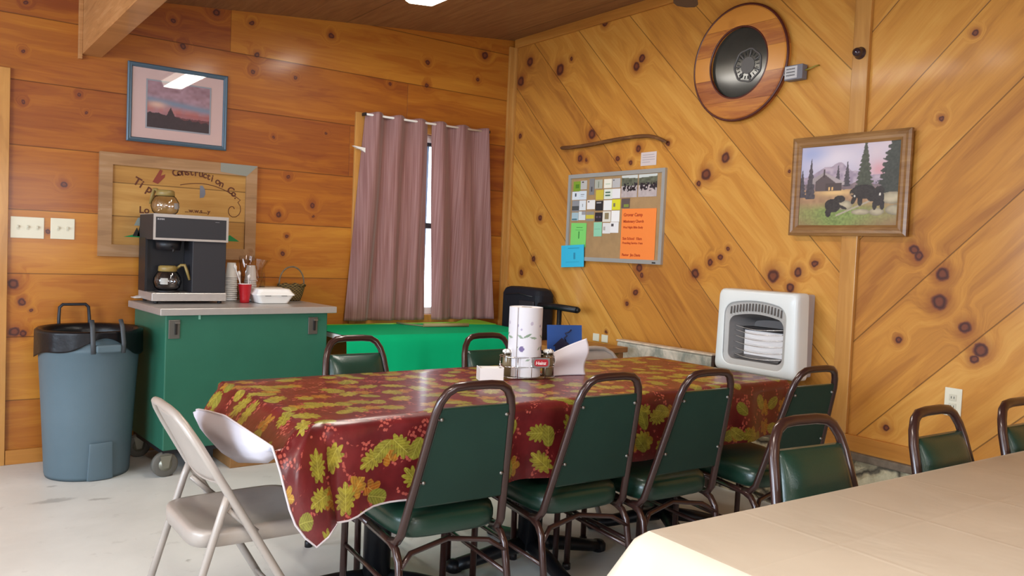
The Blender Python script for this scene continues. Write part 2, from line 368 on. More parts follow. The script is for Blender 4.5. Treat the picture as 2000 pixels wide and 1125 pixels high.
# back wall with window opening
wx0, wx1, wz0, wz1 = -1.215, -.345, .79, 2.085
mb = MB()
for lo, hi in (((XL, 0, 0), (wx0, .14, 3.1)), ((wx1, 0, 0), (.0, .14, 3.1)), ((wx0, 0, 0), (wx1, .14, wz0)), ((wx0, 0, wz1), (wx1, .14, 3.1))): mb.box(lo, hi)
struct('wall_back', mb, m_wallA)
mb = MB(); mb.box((0, YF, .372), (.14, .14, 3.1)); struct('wall_right', mb, m_wallB)
m_paint = simple('cream_wall_paint', '#c9a06a', .7)
mb = MB(); mb.box((XL-.1, YF, 0), (XL, .14, 3.1)); struct('wall_left', mb, m_wallA)
mb = MB(); mb.box((XL-.1, YF-.1, 0), (.14, YF, 3.1)); struct('wall_front', mb, m_wallA)
mb = MB(); zc = lambda x: ceil_z(x)
mb.add([(XL-.1, YF-.1, zc(-9)), (-3.4, YF-.1, zc(-3.4)), (.14, YF-.1, zc(.14)), (.14, .14, zc(.14)), (-3.4, .14, zc(-3.4)), (XL-.1, .14, zc(-9)),
        (XL-.1, YF-.1, 3.2), (.14, YF-.1, 3.2), (.14, .14, 3.2), (XL-.1, .14, 3.2)],
       [(0,1,4,5), (1,2,3,4), (6,9,8,7), (0,5,9,6), (2,7,8,3), (0,6,7,2,1), (5,4,3,8,9)])
struct('ceiling', mb, m_ply)
# stone knee wall under the right wall
def stone_mat():
    N = NT('field_stone'); P = N.pos(); vo = N.n('ShaderNodeTexVoronoi', feature='DISTANCE_TO_EDGE'); vo.inputs['Scale'].default_value = 5.5
    N.l(N.vm('ADD', P, N.vm('MULTIPLY', N.noise(P, 6, 3, .6, col=True), (.12,.12,.12))), vo.inputs['Vector'])
    n = N.noise(P, 11, 5, .7); c = N.mix(N.mr(n, .3, .7), lin('#8e8268'), lin('#c9bf9f')); c = N.mix(N.mr(vo.outputs[0], .02, .07, 1, 0), c, lin('#5e5648'))
    N.l(c, N.b.inputs['Base Color']); N.b.inputs['Roughness'].default_value = .85
    N.bump(N.math('ADD', N.mr(vo.outputs[0], 0, .12), N.math('MULTIPLY', n, .5)), .8, .03); return N.m
m_stone = stone_mat()
mb = MB(); mb.grid(lambda a, b: (-.035-.02*math.sin(a*70)*math.sin(b*9)-.01*math.sin(a*190+b*5), YF+a*(0-YF), b*.345), 260, 12)
mb.box((-.02, YF, 0), (.14, 0, .372)); struct('wall_right_stone_base', mb, m_stone)
m_cem = simple('grey_mortar_cap', '#6f6152', .9, noise=.3, nscale=25, bump=.5)
mb = MB(); mb.box((-.05, YF, .335), (.02, -.0, .372)); struct('trim_mortar_cap', mb, m_cem, bevel=.006)
mb = MB(); mb.box((-.026, YF, .372), (0, -.03, .450)); struct('baseboard_right', mb, m_trimh, bevel=.002)
mb = MB(); mb.box((-3.30, -.02, 0), (-.03, 0, .08)); struct('baseboard_back', mb, m_trimh, bevel=.002)
mb = MB(); mb.box((-.055, -.022, .0), (.0, .0, 2.83)); mb.box((-.022, -.05, .0), (.0, -.022, 2.83)); struct('trim_1', mb, m_trim, bevel=.003)
mb = MB(); mb.box((-.024, -2.93, .45), (0, -2.845, 2.875)); struct('trim_2', mb, m_trim, bevel=.003)
mb = MB(); mb.box((-.022, YF, 2.82), (0, -.03, 2.885)); struct('trim_3', mb, m_trimh, bevel=.003)
# plywood beam running out from the back wall
m_beam = wood('plywood_beam', (0,1,0), (0,0,1), None, 0, (), None, dark='#8a5a30', mid='#b07a48', light='#c79563', rough=.55, grain=2.4)
mb = MB(); mb.box((-2.965, YF, 2.262), (-2.865, -.0, 2.62)); mb.box((-2.985, -.03, 2.235), (-2.965, -.0, 2.60)); struct('trim_4', mb, m_beam, bevel=.002)
# door casing on the left end of the back wall
dr = MB(); dr.box((-4.30, -.022, 0), (-4.21, 0, 2.13)); dr.box((-3.40, -.022, 0), (-3.303, 0, 2.13)); dr.box((-4.21, -.021, 2.03), (-3.40, 0, 2.12))
door = bpy.data.objects.new('door_1', None); C.objects.link(door); door['kind'] = 'structure'
dr.build('door_frame', m_trim, door, bevel=.002)
mb = MB(); mb.box((-4.21, -.012, .01), (-3.40, 0, 2.03)); mb.build('door_leaf', m_trim, door, bevel=.002)
mb = MB(); mb.lathe([(0,.07),(.028,.065),(.03,.045),(.012,.03),(.012,0)], (-3.47, -.012, .98), 16, 'y'); mb.build('door_handle', m_steel, door)
# window
win = bpy.data.objects.new('window_1', None); C.objects.link(win); win['kind'] = 'structure'
mb = MB()
mb.box((wx0-.095, -.02, wz0-.0), (wx0, 0, wz1+.085)); mb.box((wx1, -.02, wz0), (wx1+.09, 0, wz1+.085)); mb.box((wx0, -.02, wz1), (wx1, 0, wz1+.085))
mb.box((wx0-.095, -.02, wz0-.09), (wx1+.09, 0, wz0-.0)); mb.build('window_casing', m_trim, win, bevel=.002)
m_vin = simple('white_vinyl_frame', '#dfe3e6', .35)
mb = MB()
for lo, hi in (((wx0, .03, wz0), (wx0+.05, .11, wz1)), ((wx1-.05, .03, wz0), (wx1, .11, wz1)), ((wx0, .03, wz0), (wx1, .11, wz0+.05)), ((wx0, .03, wz1-.05), (wx1, .11, wz1))): mb.box(lo, hi)
mb.build('window_frame', m_vin, win, bevel=.003)
mb = MB(); mb.box((wx0+.05, .05, 1.415), (wx1-.05, .09, 1.455)); mb.box((wx0+.05, .045, wz1-.075), (wx1-.05, .09, wz1-.05)); mb.build('sash_rail', simple('dark_sash_rail', '#2d3036', .5), win)
mb = MB(); mb.box((-.715, .055, wz0+.05), (-.69, .085, wz1-.06)); mb.build('sash_stile', simple('pale_blue_reveal', '#8db4dc', .5), win)
mb = MB(); mb.box((wx0+.04, .068, wz0+.04), (wx1-.04, .072, wz1-.04)); mb.build('window_pane', m_pane, win)

# ------------------------------------------------------------------ curtains
def curtain_mat():
    N = NT('mauve_curtain'); P = N.pos(); sp = N.n('ShaderNodeSeparateXYZ'); N.l(P, sp.inputs[0])
    st = N.noise(N.comb(N.math('MULTIPLY', sp.outputs[0], 130), 0.0, N.math('MULTIPLY', sp.outputs[2], 2.0)), 1, 2, .5)
    c = N.mix(N.mr(st, .35, .65), lin('#8c5f5a'), lin('#a97f79')); N.l(c, N.b.inputs['Base Color']); N.b.inputs['Roughness'].default_value = .75
    N.b.inputs['Sheen Weight'].default_value = .3
    tl = N.n('ShaderNodeBsdfTranslucent'); N.l(N.mix(.5, c, lin('#b06a60')), tl.inputs[0]); mx = N.n('ShaderNodeMixShader'); mx.inputs[0].default_value = .22
    N.l(N.b.outputs[0], mx.inputs[1]); N.l(tl.outputs[0], mx.inputs[2]); N.l(mx.outputs[0], N.out.inputs[0]); return N.m
m_curt = curtain_mat()
def curtain(x0t, x1t, x0b, x1b, folds, ph, label, seed, bow=0):
    rnd = random.Random(seed); off = [rnd.uniform(-.5, .5) for _ in range(8)]
    def fn(a, b):
        z = .758+(2.172-.758)*b
        t = 1-b; aa = a + .012*math.sin(a*17+off[0])
        x = (x0t+(x1t-x0t)*aa)*b + (x0b+(x1b-x0b)*aa)*t
        x += bow*math.sin(b*PI)*(1-a if bow < 0 else a)
        amp = .026*(1 - .15*t) + .010*math.sin(a*6+off[1])
        y = -.062 + amp*math.sin(2*PI*folds*aa+ph) + .010*math.sin(2*PI*folds*2.3*aa+off[2]+t*1.5)*t + .006*math.sin(5*t+a*11)
        if b > .97: z = z - .006*math.sin(2*PI*folds*aa*1.0+ph)
        return (x, min(y, -.022), z)
    m = MB(); m.grid(fn, 190, 60); o = m.build('curtain', m_curt, solid=.0015, flip=False)
    tag(o, label, 'curtain', 'pair of mauve window curtains')
curtain(-1.245, -.765, -1.353, -.735, 2.9, 1.9, 'wider mauve curtain panel covering the left half of the window', 1, 0)
curtain(-.738, -.265, -.680, -.150, 2.4, 2.6, 'narrower mauve curtain panel hanging nearest the room corner', 5, 0)
rod = thing('curtain_rod', 'thin white curtain rod threaded through the mauve curtains', 'curtain rod')
mb = MB(); mb.tube([(-1.262, -.062, 2.155), (-.248, -.062, 2.155)], .008, 10); mb.build('rod', simple('white_rod', '#e6dcd2', .3), rod)
for x in (-1.262, -.248):
    mb = MB(); mb.box((x-.006, -.070, 2.146), (x+.006, -.018, 2.166)); mb.build('bracket', m_black, rod, bevel=.002)
hb = MB(); hb.prism([(-1.335,1.938),(-1.245,1.932),(-1.245,1.90),(-1.275,1.918),(-1.30,1.922)], -.045, -.021, 'xz')
tag(hb.build('curtain_holdback', simple('white_plastic', '#e8e2da', .4)), 'small white pointed bracket sticking out left of the curtains', 'bracket')

# ------------------------------------------------------------------ wall plates
m_toggle = simple('toggle_plastic', '#c9c2ac', .35)
def plate(name, label, wall, a, z, w, h, kind, n=1, cat='switch plate', horiz=False):
    """a = centre along the wall"""
    t = thing(name, label, cat)
    def bx(a0, a1, z0, z1, d0, d1): 
        m = MB()
        if wall == 'A': m.box((a0, -d1, z0), (a1, -d0, z1))
        else: m.box((-d1, a0, z0), (-d0, a1, z1))
        return m
    bx(a-w/2, a+w/2, z-h/2, z+h/2, .0, .006).build('cover_plate', m_cream, t, bevel=.002)
    for i in range(n):
        c = a+(i-(n-1)/2)*.046
        if kind == 'switch': bx(c-.005, c+.005, z-.012, z+.012, .006, .009).build('switch_slot', m_toggle, t); bx(c-.004, c+.004, z-.001, z+.010, .009, .019).build('toggle', m_toggle, t, bevel=.001)
        elif kind == 'outlet':
            for dz in (-.02, .02):
                o = bx(c-.016, c+.016, z+dz-.014, z+dz+.014, .006, .009).build('receptacle', m_toggle, t, bevel=.003)
                for da in (-.006, .006): bx(c+da-.0012, c+da+.0012, z+dz-.004, z+dz+.006, .009, .0095).build('slot', m_ink, o)
    return t
plate('light_switch_plate', 'cream triple light switch plate nearest the door casing', 'A', -3.212, 1.29, .158, .115, 'switch', 3)
plate('light_switch_plate', 'cream double switch plate between the triple plate and the wooden sign', 'A', -3.043, 1.292, .118, .115, 'switch', 2)
plate('outlet_plate', 'cream wall outlet low on the right wall beyond the tan table', 'B', -3.42, .69, .074, .125, 'outlet', 1, 'outlet')
plate('outlet_plate', 'small cream outlet box left of the stone ledge, upper left one', 'B', -1.075, .722, .06, .05, 'blank', 1, 'outlet')
plate('outlet_plate', 'small cream outlet box left of the stone ledge, upper right one', 'B', -1.16, .722, .06, .05, 'blank', 1, 'outlet')
plate('outlet_plate', 'cream outlet plate below the pair, just left of the stone ledge', 'B', -1.185, .60, .07, .115, 'outlet', 1, 'outlet')

# ------------------------------------------------------------------ framed prints
def frame_on(wall, name, part_mat, parent, a0, a1, z0, z1, fw, d, prof=True, y0=0.0):
    """mitred frame; a from left to right as seen from the room"""
    m = MB(); sgn = 1 if wall == 'A' else -1
    def pt(a, z, dep): return (a, -dep-y0, z) if wall == 'A' else (-dep-y0, a, z)
    o = [(a0, z0), (a1, z0), (a1, z1), (a0, z1)]; s = 1 if a1 > a0 else -1
    steps = [(0, 0), (0, d*.75), (fw*.25, d), (fw*.5, d*.85), (fw*.75, d*.9), (fw, d*.55), (fw, 0)] if prof else [(0, 0), (0, d), (fw, d), (fw, 0)]
    sides = [(s, 1), (-s, 1), (-s, -1), (s, -1)]; vs = []
    for (a, z), (sa, sz) in zip(o, sides):
        for (i, dep) in steps: vs.append(pt(a+sa*i, z+sz*i, dep))
    n = len(steps); fs = [(k*n+i, ((k+1) % 4)*n+i, ((k+1) % 4)*n+(i+1) % n, k*n+(i+1) % n) for k in range(4) for i in range(n)]
    m.add(vs, fs); return m.build(name, part_mat, parent)
m_bluegrey = simple('blue_grey_frame', '#4d5f6c', .35, .2)
t = thing('framed_print', 'blue-grey framed sunset print with pink mat on the back wall', 'picture')
frame_on('A', 'frame', m_bluegrey, t, -2.730, -2.165, 1.815, 2.268, .026, .022)
m_printA = vc_mat('sunset_print_ink', .6)
def sunset(U, V):
    n = npnoise(U, V, 9, 12, 3)*.6+npnoise(U, V, 24, 18, 4)*.4
    sky = L3('#7d5a62')*(1-n[..., None])+L3('#a88690')*n[..., None]
    band = np.exp(-((V-(.60-.12*U))/.07)**2)[..., None]; sky = sky*(1-band)+L3('#6f7f92')*band
    glow = np.exp(-((V-.42+.1*U)/.10)**2)[..., None]*(.4+.6*npnoise(U, V, 14, 5, 5))[..., None]; c = sky*(1-glow)+L3('#a8625c')*glow
    lg = (np.exp(-((U-.15)/.14)**2)*np.exp(-((V-.5)/.07)**2))[..., None]; c = c*(1-lg)+L3('#c9a290')*lg
    ridge = .30-.10*U+.05*npnoise(U, V*0, 22, 2, 7); tree = np.maximum(0, .20-np.abs(U-.37)*2.6)+.02*npnoise(U, V, 60, 30, 8)
    mk = V < np.maximum(ridge, .26+tree); dk = L3('#2b2228')*(1+.4*npnoise(U, V, 40, 30, 9)[..., None]); c = np.where(mk[..., None], dk, c)
    red = (V < .36) & (V > ridge-.02) & (U > .45); c = np.where((red & ~(V < .2))[..., None], c*.6+L3('#8a4448')*.4, c)
    return c
mb = MB(); mb.box((-2.706, -.010, 1.840), (-2.190, -.004, 2.243)); mb.build('mat', simple('pink_mat_board', '#c3a59f', .8), t)
picture('print', sunset, .352, .268, 150, 110, m_printA, t, (-2.622, -.010, 1.907), (1,0,0), (0,0,1), .001)
frame_on('A', 'mat_bevel', simple('grey_mat_bevel', '#8d8f95', .6), t, -2.630, -2.262, 1.899, 2.183, .008, .003, False, .0095)
mb = MB(); mb.box((-2.705, -.0165, 1.840), (-2.190, -.0150, 2.243)); mb.build('glazing', m_pane, t)

# wooden sign
t = thing('wooden_sign', 'weathered wooden company sign behind the coffee maker', 'sign')
m_sign = wood('sign_board', (1,0,0), (0,0,1), .19, .05, (), None, dark='#8d5f2a', mid='#a97b3d', light='#bd9250', rough=.6, tint=.2)
m_signf = wood('weathered_frame', (1,0,0), (0,0,1), None, 0, [(-2.005,1.19,.014)], 'A', dark='#7b5a3d', mid='#9b7550', light='#b09070', rough=.65)
frame_on('A', 'frame', m_signf, t, -2.868, -1.972, 1.148, 1.738, .068, .030, False)
mb = MB(); mb.box((-2.80, -.016, 1.216), (-2.04, -.002, 1.67)); mb.build('panel', m_sign, t)
mb = MB(); mb.prism([(-2.20,1.738),(-1.972,1.738),(-2.04,1.670),(-2.20,1.684)], -.032, -.0305, 'xz'); mb.build('metal_patch', simple('galvanised_patch', '#86877e', .5, .5), t)
m_burn = simple('burnt_lettering', '#5a2f1a', .8); m_redpaint = simple('faded_red_paint', '#7e3524', .7); m_gr = simple('green_paint', '#1d7a3c', .7)
items = []
s_ = 'Construction Co.'; n = len(s_)
for i, ch in enumerate(s_):
    a = i/(n-1); x = -2.47+.36*a; z = 1.612+.045*math.sin(PI*(.12+a*.86))-.085*a*a; ang = math.radians(22-55*a)
    items.append((ch, .058, (x, -.0165, z), (math.cos(ang), 0, math.sin(ang)), (-math.sin(ang), 0, math.cos(ang))))
for i, ch in enumerate('Tipp'):
    ang = math.radians(-28); x = -2.695+.036*i; items.append((ch, .065, (x, -.0165, 1.575-.020*i), (math.cos(ang), 0, math.sin(ang)), (-math.sin(ang), 0, math.cos(ang))))
items.append(('Lo', .055, (-2.655, -.0165, 1.405), (1,0,0), (0,0,1))); items.append(('...w.w.s....y', .035, (-2.40, -.0165, 1.425), (1,0,0), (0,0,1)))
join_text('lettering', items, m_burn, t)
mb = MB(); mb.prism([(-2.585,1.59),(-2.545,1.665),(-2.53,1.66),(-2.54,1.63),(-2.515,1.64),(-2.52,1.62),(-2.555,1.58)], -.018, -.0162); mb.build('red_figure', m_redpaint, t)
mb = MB(); pts = [(-2.43+.36*i/16, -.017, 1.585+.032*math.sin(PI*i/16*.9)-.075*(i/16)**2) for i in range(17)]
cx, cz = -2.115, 1.455
pts += [(cx+(.055-.0035*i)*math.cos(1.0-i*.52), -.017, cz+(.06-.0035*i)*math.sin(1.0-i*.52)) for i in range(14)]
mb.tube(pts, .0022, 6); mb.build('scroll_line', m_burn, t)
mb = MB(); mb.prism([(-2.315,1.59),(-2.30,1.59),(-2.285,1.565),(-2.283,1.54),(-2.292,1.52),(-2.315,1.515)], -.018, -.0162); mb.build('grey_emblem', simple('grey_paint', '#6a6a72', .6), t)
mb = MB(); mb.prism([(-2.735,1.262),(-2.66,1.285),(-2.60,1.29),(-2.56,1.262)], -.018, -.0162); mb.prism([(-2.17,1.262),(-2.13,1.30),(-2.07,1.262)], -.018, -.0162); mb.build('painted_grass', m_gr, t)
mb = MB()
for x, h_ in ((-2.665,.05),(-2.640,.10),(-2.615,.065),(-2.59,.09)): mb.prism([(x-.022,1.268),(x,1.268+h_),(x+.022,1.268)], -.0186, -.0162)
mb.build('painted_trees', simple('dark_tree_paint', '#1d1c17', .7), t)
mb = MB(); mb.prism([(-2.68,1.33),(-2.66,1.375),(-2.62,1.385),(-2.59,1.36),(-2.60,1.33)], -.0172, -.0162); mb.build('painted_sky', simple('grey_blue_paint', '#80857c', .7), t)

# bear painting
def bears(U, V):
    n1 = npnoise(U, V, 8, 8, 1); n2 = npnoise(U, V, 30, 26, 2); n3 = npnoise(U, V, 70, 60, 3)
    f = lambda k: k[..., None]
    c = L3('#a9a7c0')*(1-f(U*.6+n1*.4)) + L3('#d3bdbd')*f(U*.6+n1*.4)
    cl = np.exp(-(((U-.33)/.28)**2+((V-.82)/.13)**2)); c = c*(1-f(cl)*.8)+L3('#dccfd4')*f(cl)*.8
    bl = np.exp(-(((U-.12)/.16)**2+((V-.9)/.12)**2)); c = c*(1-f(bl)*.7)+L3('#8f9bc4')*f(bl)*.7
    pk = np.exp(-(((U-.80)/.10)**2+((V-.66)/.11)**2)); c = c*(1-f(pk)*.8)+L3('#cf8f92')*f(pk)*.8
    mh = .60+.16*np.exp(-((U-.42)/.10)**2)+.10*np.exp(-((U-.25)/.10)**2)+.04*np.exp(-((U-.6)/.06)**2)+.02*n2
    mt = V < mh; mc = L3('#8f7f8e')*(1-f(n2))+L3('#b9a5ae')*f(n2); c = np.where(f(mt), mc, c)
    bs = V < (.52+.03*n2-.04*U); c = np.where(f(bs), L3('#7d6a6c')*(.8+.4*f(n2)), c)
    gd = V < (.44+.02*n2); g = L3('#a5805f')*(.8+.4*f(n2)); gl = np.exp(-(((U-.38)/.17)**2+((V-.41)/.04)**2)); g = g*(1-f(gl))+L3('#dcb47a')*f(gl)
    gr = np.clip((.30-V)/.10, 0, 1)*np.clip(1.2-np.abs(U-.42)*1.6, .2, 1); gcol = L3('#7b8a4b')*(.7+.6*f(n3)); g = g*(1-f(gr))+gcol*f(gr)
    br = np.clip((.12-V)/.1, 0, 1)*np.abs(U-.4)*1.5; g = g*(1-f(np.clip(br, 0, 1)))+L3('#8a6a4a')*f(np.clip(br, 0, 1)); c = np.where(f(gd), g, c)
    def tree(c, x, b, t, w, col, k=26):
        h = (V-b)/(t-b); ww = w*(1-h)*(.72+.28*np.abs(np.sin(h*k)))*(.85+.3*n3); m = (h > 0) & (h < 1) & (np.abs(U-x) < ww)
        return np.where(f(m), L3(col)*(.75+.5*f(n3)), c)
    for x, b, tt, w in ((.03,.36,.72,.05),(.12,.34,.86,.06),(.40,.48,.76,.035),(.49,.48,.80,.04)): c = tree(c, x, b, tt, w, '#4d464a')
    # cabin
    roof = (V < .665-.62*np.abs(U-.26)*1.0) & (V > .52-.1*(U-.2)) & (U > .14) & (U < .47) & (V > .50); c = np.where(f(roof & (U > .26)), L3('#a89a98'), c); c = np.where(f(roof & (U <= .26)), L3('#9a8c8a'), c)
    gab = (V < .64-.95*np.abs(U-.265)) & (V > .43) & (np.abs(U-.28) < .11); c = np.where(f(gab), L3('#5b4d4c'), c)
    w2 = (V < .53) & (V > .43) & (U > .28) & (U < .44); c = np.where(f(w2), L3('#4f4240'), c)
    for x in (.315, .35): c = np.where(f((np.abs(U-x) < .008) & (np.abs(V-.46) < .018)), L3('#e0b070'), c)
    c = np.where(f((np.abs(U-.26) < .009) & (V > .6) & (V < .70)), L3('#4a3e3e'), c)
    c = tree(c, .66, .40, 1.05, .105, '#4b4d3f', 40); c = tree(c, .96, .34, 1.35, .22, '#3f4038', 46)
    def rock(c, x, y, rx, ry): 
        d = ((U-x)/rx)**2+((V-y)/ry)**2; m = d < 1; return np.where(f(m), (L3('#b8a98c')*(1-f(np.clip(d, 0, 1))*.5))*(.85+.3*f(n2)), c)
    for a in ((.47,.255,.09,.06),(.64,.17,.09,.035),(.79,.17,.07,.045),(.93,.33,.12,.07),(.97,.19,.10,.06)): c = rock(c, *a)
    lg = np.abs((V-.14)-(U-.42)*.52) < .011; c = np.where(f(lg & (U > .40) & (U < .76)), L3('#a89a86'), c)
    def blob(c, x, y, rx, ry, col, rot=0):
        du, dv = U-x, V-y; a, b = du*math.cos(rot)+dv*math.sin(rot), -du*math.sin(rot)+dv*math.cos(rot)
        return np.where(f((a/rx)**2+(b/ry)**2 < 1), L3(col)*(.7+.6*f(n3)), c)
    K = '#332c29'
    for a in ((.36,.25,.075,.085,K,.6),(.43,.33,.055,.045,K,0),(.32,.17,.03,.06,K,0),(.46,.23,.05,.018,K,-.5),(.66,.41,.12,.085,K,0),(.57,.40,.045,.05,K,0),(.57,.32,.022,.06,K,-.3),(.63,.31,.026,.07,K,0),(.74,.36,.05,.07,K,0),(.80,.34,.055,.10,K,0),(.81,.42,.045,.05,K,0),(.77,.25,.022,.06,K,0),(.84,.25,.022,.06,K,0),(.545,.385,.018,.012,'#8a7358',0),(.575,.36,.008,.012,'#cfc6b8',0),(.815,.375,.010,.016,'#cfc6b8',0)): c = blob(c, *a)
    return c
m_oak = wood('oak_picture_frame', (0,1,0), (0,0,1), None, 0, (), None, dark='#6b4524', mid='#8a6238', light='#a3794a', rough=.4, grain=3)
t = thing('framed_painting', 'oak framed painting of black bears and a cabin', 'picture')
frame_on('B', 'frame', m_oak, t, -2.552, -3.178, 1.419, 1.918, .052, .022, y0=.0245)
mb = MB(); mb.box((-.028, -3.13, 1.462), (-.0245, -2.60, 1.876)); mb.build('backing', m_ink, t)
m_paintB = vc_mat('oil_paint', .45)
picture('canvas', bears, .540, .406, 190, 150, m_paintB, t, (-.030, -2.597, 1.466), (0,-1,0), (0,0,1), .003)

# round plaque with dark glass
t = thing('round_plaque', 'large round wooden plaque with a dark glass centre, high on the right wall', 'plaque', (0, -2.165, 2.372))
m_plq = wood('striped_cedar_ring', (0,1,0), (0,0,1), .135, .06, [(.05,.215,.018)], 'B', dark='#7a3a20', mid='#a5602f', light='#c98438', rough=.3, tint=1.1, seam=.001, grain=2)
mb = MB(); mb.lathe([(.195,.0),(.195,.036),(.200,.040),(.305,.040),(.312,.034),(.314,.0)], (0,0,0), 72, 'x', smooth=False); 
k = len(mb.v); mb.f.pop(); mb.sm.pop(); mb.f.pop(); mb.sm.pop(); mb.build('wooden_ring', m_plq, t)
m_edge = simple('dark_cherry_edge', '#4e1f17', .3)
mb = MB(); mb.tube([(-.030, .316*math.cos(a*PI/36), .316*math.sin(a*PI/36)) for a in range(72)], .0075, 8, closed=True); mb.build('ring_edge', m_edge, t)
mb = MB(); mb.tube([(-.036, .196*math.cos(a*PI/36), .196*math.sin(a*PI/36)) for a in range(72)], .006, 8, closed=True); mb.build('inner_edge', m_edge, t)
m_dk = simple('dark_glass_face', '#34332e', .12, 0, .55, noise=.25, nscale=5)
mb = MB(); mb.lathe([(0,.018),(.195,.018),(.195,.0)], (0,0,0), 64, 'x', smooth=False); mb.build('glass_face', m_dk, t)
m_em = simple('etched_emblem', '#5e5a56', .5)
mb = MB(); cy, cz = -.052, -.02
def yzc(r, a): return (-.0195, cy+r*math.cos(a), cz+r*math.sin(a))
mb.tube([yzc(.088*(1+.035*math.cos(a*PI/24*7)), a*PI/24) for a in range(48)], .005, 6, closed=True)
for k in range(7):
    a = 2*PI*k/7; mb.tube([yzc(.045, a), yzc(.086, a)], .005, 6)
mb.lathe([(0,.0208),(.046,.0208),(.046,.018)], (0, cy, cz), 32, 'x', smooth=False); mb.build('wheel_emblem', m_em, t)
items = []
for k, ch in enumerate('OFFROAD PINE MEN'.replace(' ', '')[:0]): pass
mb = MB()
for k in range(21):
    a = 2*PI*(k+.5)/21; mb.tube([yzc(.058, a), yzc(.075, a)], .0022, 5)
mb.build('emblem_marks', simple('emblem_dark', '#2e2c28', .6), t)
mb = MB(); mb.box((-.050, -.445, -.152), (-.0, -.325, -.070)); 
bx = thing('junction_box', 'small grey box with printed label beside the round plaque', 'electrical box', (0, -2.165, 2.372))
mb = MB(); mb.box((-.055, -.425, -.150), (-.012, -.318, -.074)); mb.build('box', simple('grey_plastic_box', '#6e6c72', .5), bx, bevel=.003)
mb = MB(); mb.box((-.0562, -.395, -.142), (-.0552, -.322, -.080)); mb.build('printed_label', simple('white_label', '#bdb7b4', .6), bx)
join_text('label_print', [('=====', .018, (-.0564, -.330, z), (0,-1,0), (0,0,1)) for z in (-.100,-.116,-.132)], m_ink, bx)
mb = MB(); mb.tube([(-.03, -.425, -.105), (-.028, -.45, -.100), (-.02, -.475, -.09), (-.004, -.487, -.085)], .004, 8); mb.build('yellow_wire', simple('yellow_wire', '#8c7a2a', .5), bx)
mb = MB(); mb.tube([(-.03, -.300, -.112), (-.03, -.318, -.112)], .005, 8); mb.build('white_stub', m_cream, bx)
mb = MB(); mb.lathe([(.030,.0),(.030,.004),(.022,.010),(.021,.020),(.023,.030),(.016,.044),(0,.049)], (-.024, -2.887, 2.304), 24, 'x')
tag(mb.build('post_knob', simple('dark_glossy_knob', '#3a2a2e', .12, .3, coat=.5)), 'dark glossy round knob mounted on the vertical post', 'knob')

# walking stick, card
rnd = random.Random(3); pts = []; SP = [(-.625,2.019),(-.75,2.012),(-.96,2.020),(-1.15,2.026),(-1.30,2.035),(-1.394,2.036),(-1.50,2.030),(-1.58,2.010),(-1.65,1.972)]
m_bark = wood('bark_stick', (0,1,0), (0,0,1), None, 0, (), None, dark='#3b2012', mid='#6b4424', light='#9a7340', rough=.7, grain=6)
for i, (y, z) in enumerate(SP): pts.append((-.025+rnd.uniform(-.003,.003), y, z+rnd.uniform(-.004,.004)))
mb = MB(); mb.tube(pts, [.017,.013,.012,.014,.012,.013,.012,.011,.014], 12)
tag(mb.build('walking_stick', m_bark, subsurf=1), 'crooked bark-covered wooden stick hung above the bulletin board', 'stick')
def sheet(name, label, cat, group, y0, y1, z0, z1, color, depth, rot=0, prints=(), rough=.6):
    """paper pinned on the right wall: y0 is its left edge as seen from the room"""
    t = thing(name, label, cat, (-depth, (y0+y1)/2, (z0+z1)/2), 0, group)
    w, h = abs(y1-y0), z1-z0; c, n = math.cos(rot), math.sin(rot)
    R = lambda a, b: (a*c-b*n, a*n+b*c)
    def quad(a0, a1, b0, b1, d0, d1):
        q = [R(a0,b0), R(a1,b0), R(a1,b1), R(a0,b1)]; m = MB(); m.hexa([(-d0, -p[0], p[1]) for p in q]+[(-d1, -p[0], p[1]) for p in q]); return m
    quad(-w/2, w/2, -h/2, h/2, 0, .0008).build('paper', color if not isinstance(color, str) else simple(name+'_paper', color, rough), t)
    for (nm, a0, a1, b0, b1, cc) in prints:
        quad(a0*w-w/2, a1*w-w/2, b0*h-h/2, b1*h-h/2, .0008, .0011).build(nm, simple(nm, cc, .6), t)
    return t
sheet('notice_card', 'small white notice card pinned below the wooden stick', 'card', None, -1.414, -1.548, 1.848, 1.932, '#cdbdb8', .002, 0, [('print', .1, .85, .78, .82, '#9a8f92'), ('print', .1, .9, .6, .64, '#9a8f92'), ('print', .1, .9, .42, .46, '#9a8f92'), ('print', .1, .6, .24, .28, '#9a8f92')])
# bulletin board
t = thing('bulletin_board', 'aluminium framed brown cork bulletin board on the right wall', 'bulletin board')
m_alu = simple('aluminium_frame', '#b4b6b2', .35, .5)
frame_on('B', 'frame', m_alu, t, -.732, -1.643, 1.231, 1.824, .026, .020, False)
mb = MB(); mb.box((-.010, -1.62, 1.25), (-.002, -.755, 1.80)); mb.build('cork_panel', simple('cork', '#a5835a', .85, noise=.12, nscale=14), t)
mb = MB(); mb.box((-.0215, -1.60, 1.236), (-.020, -1.57, 1.244)); mb.build('frame_badge', m_black, t)
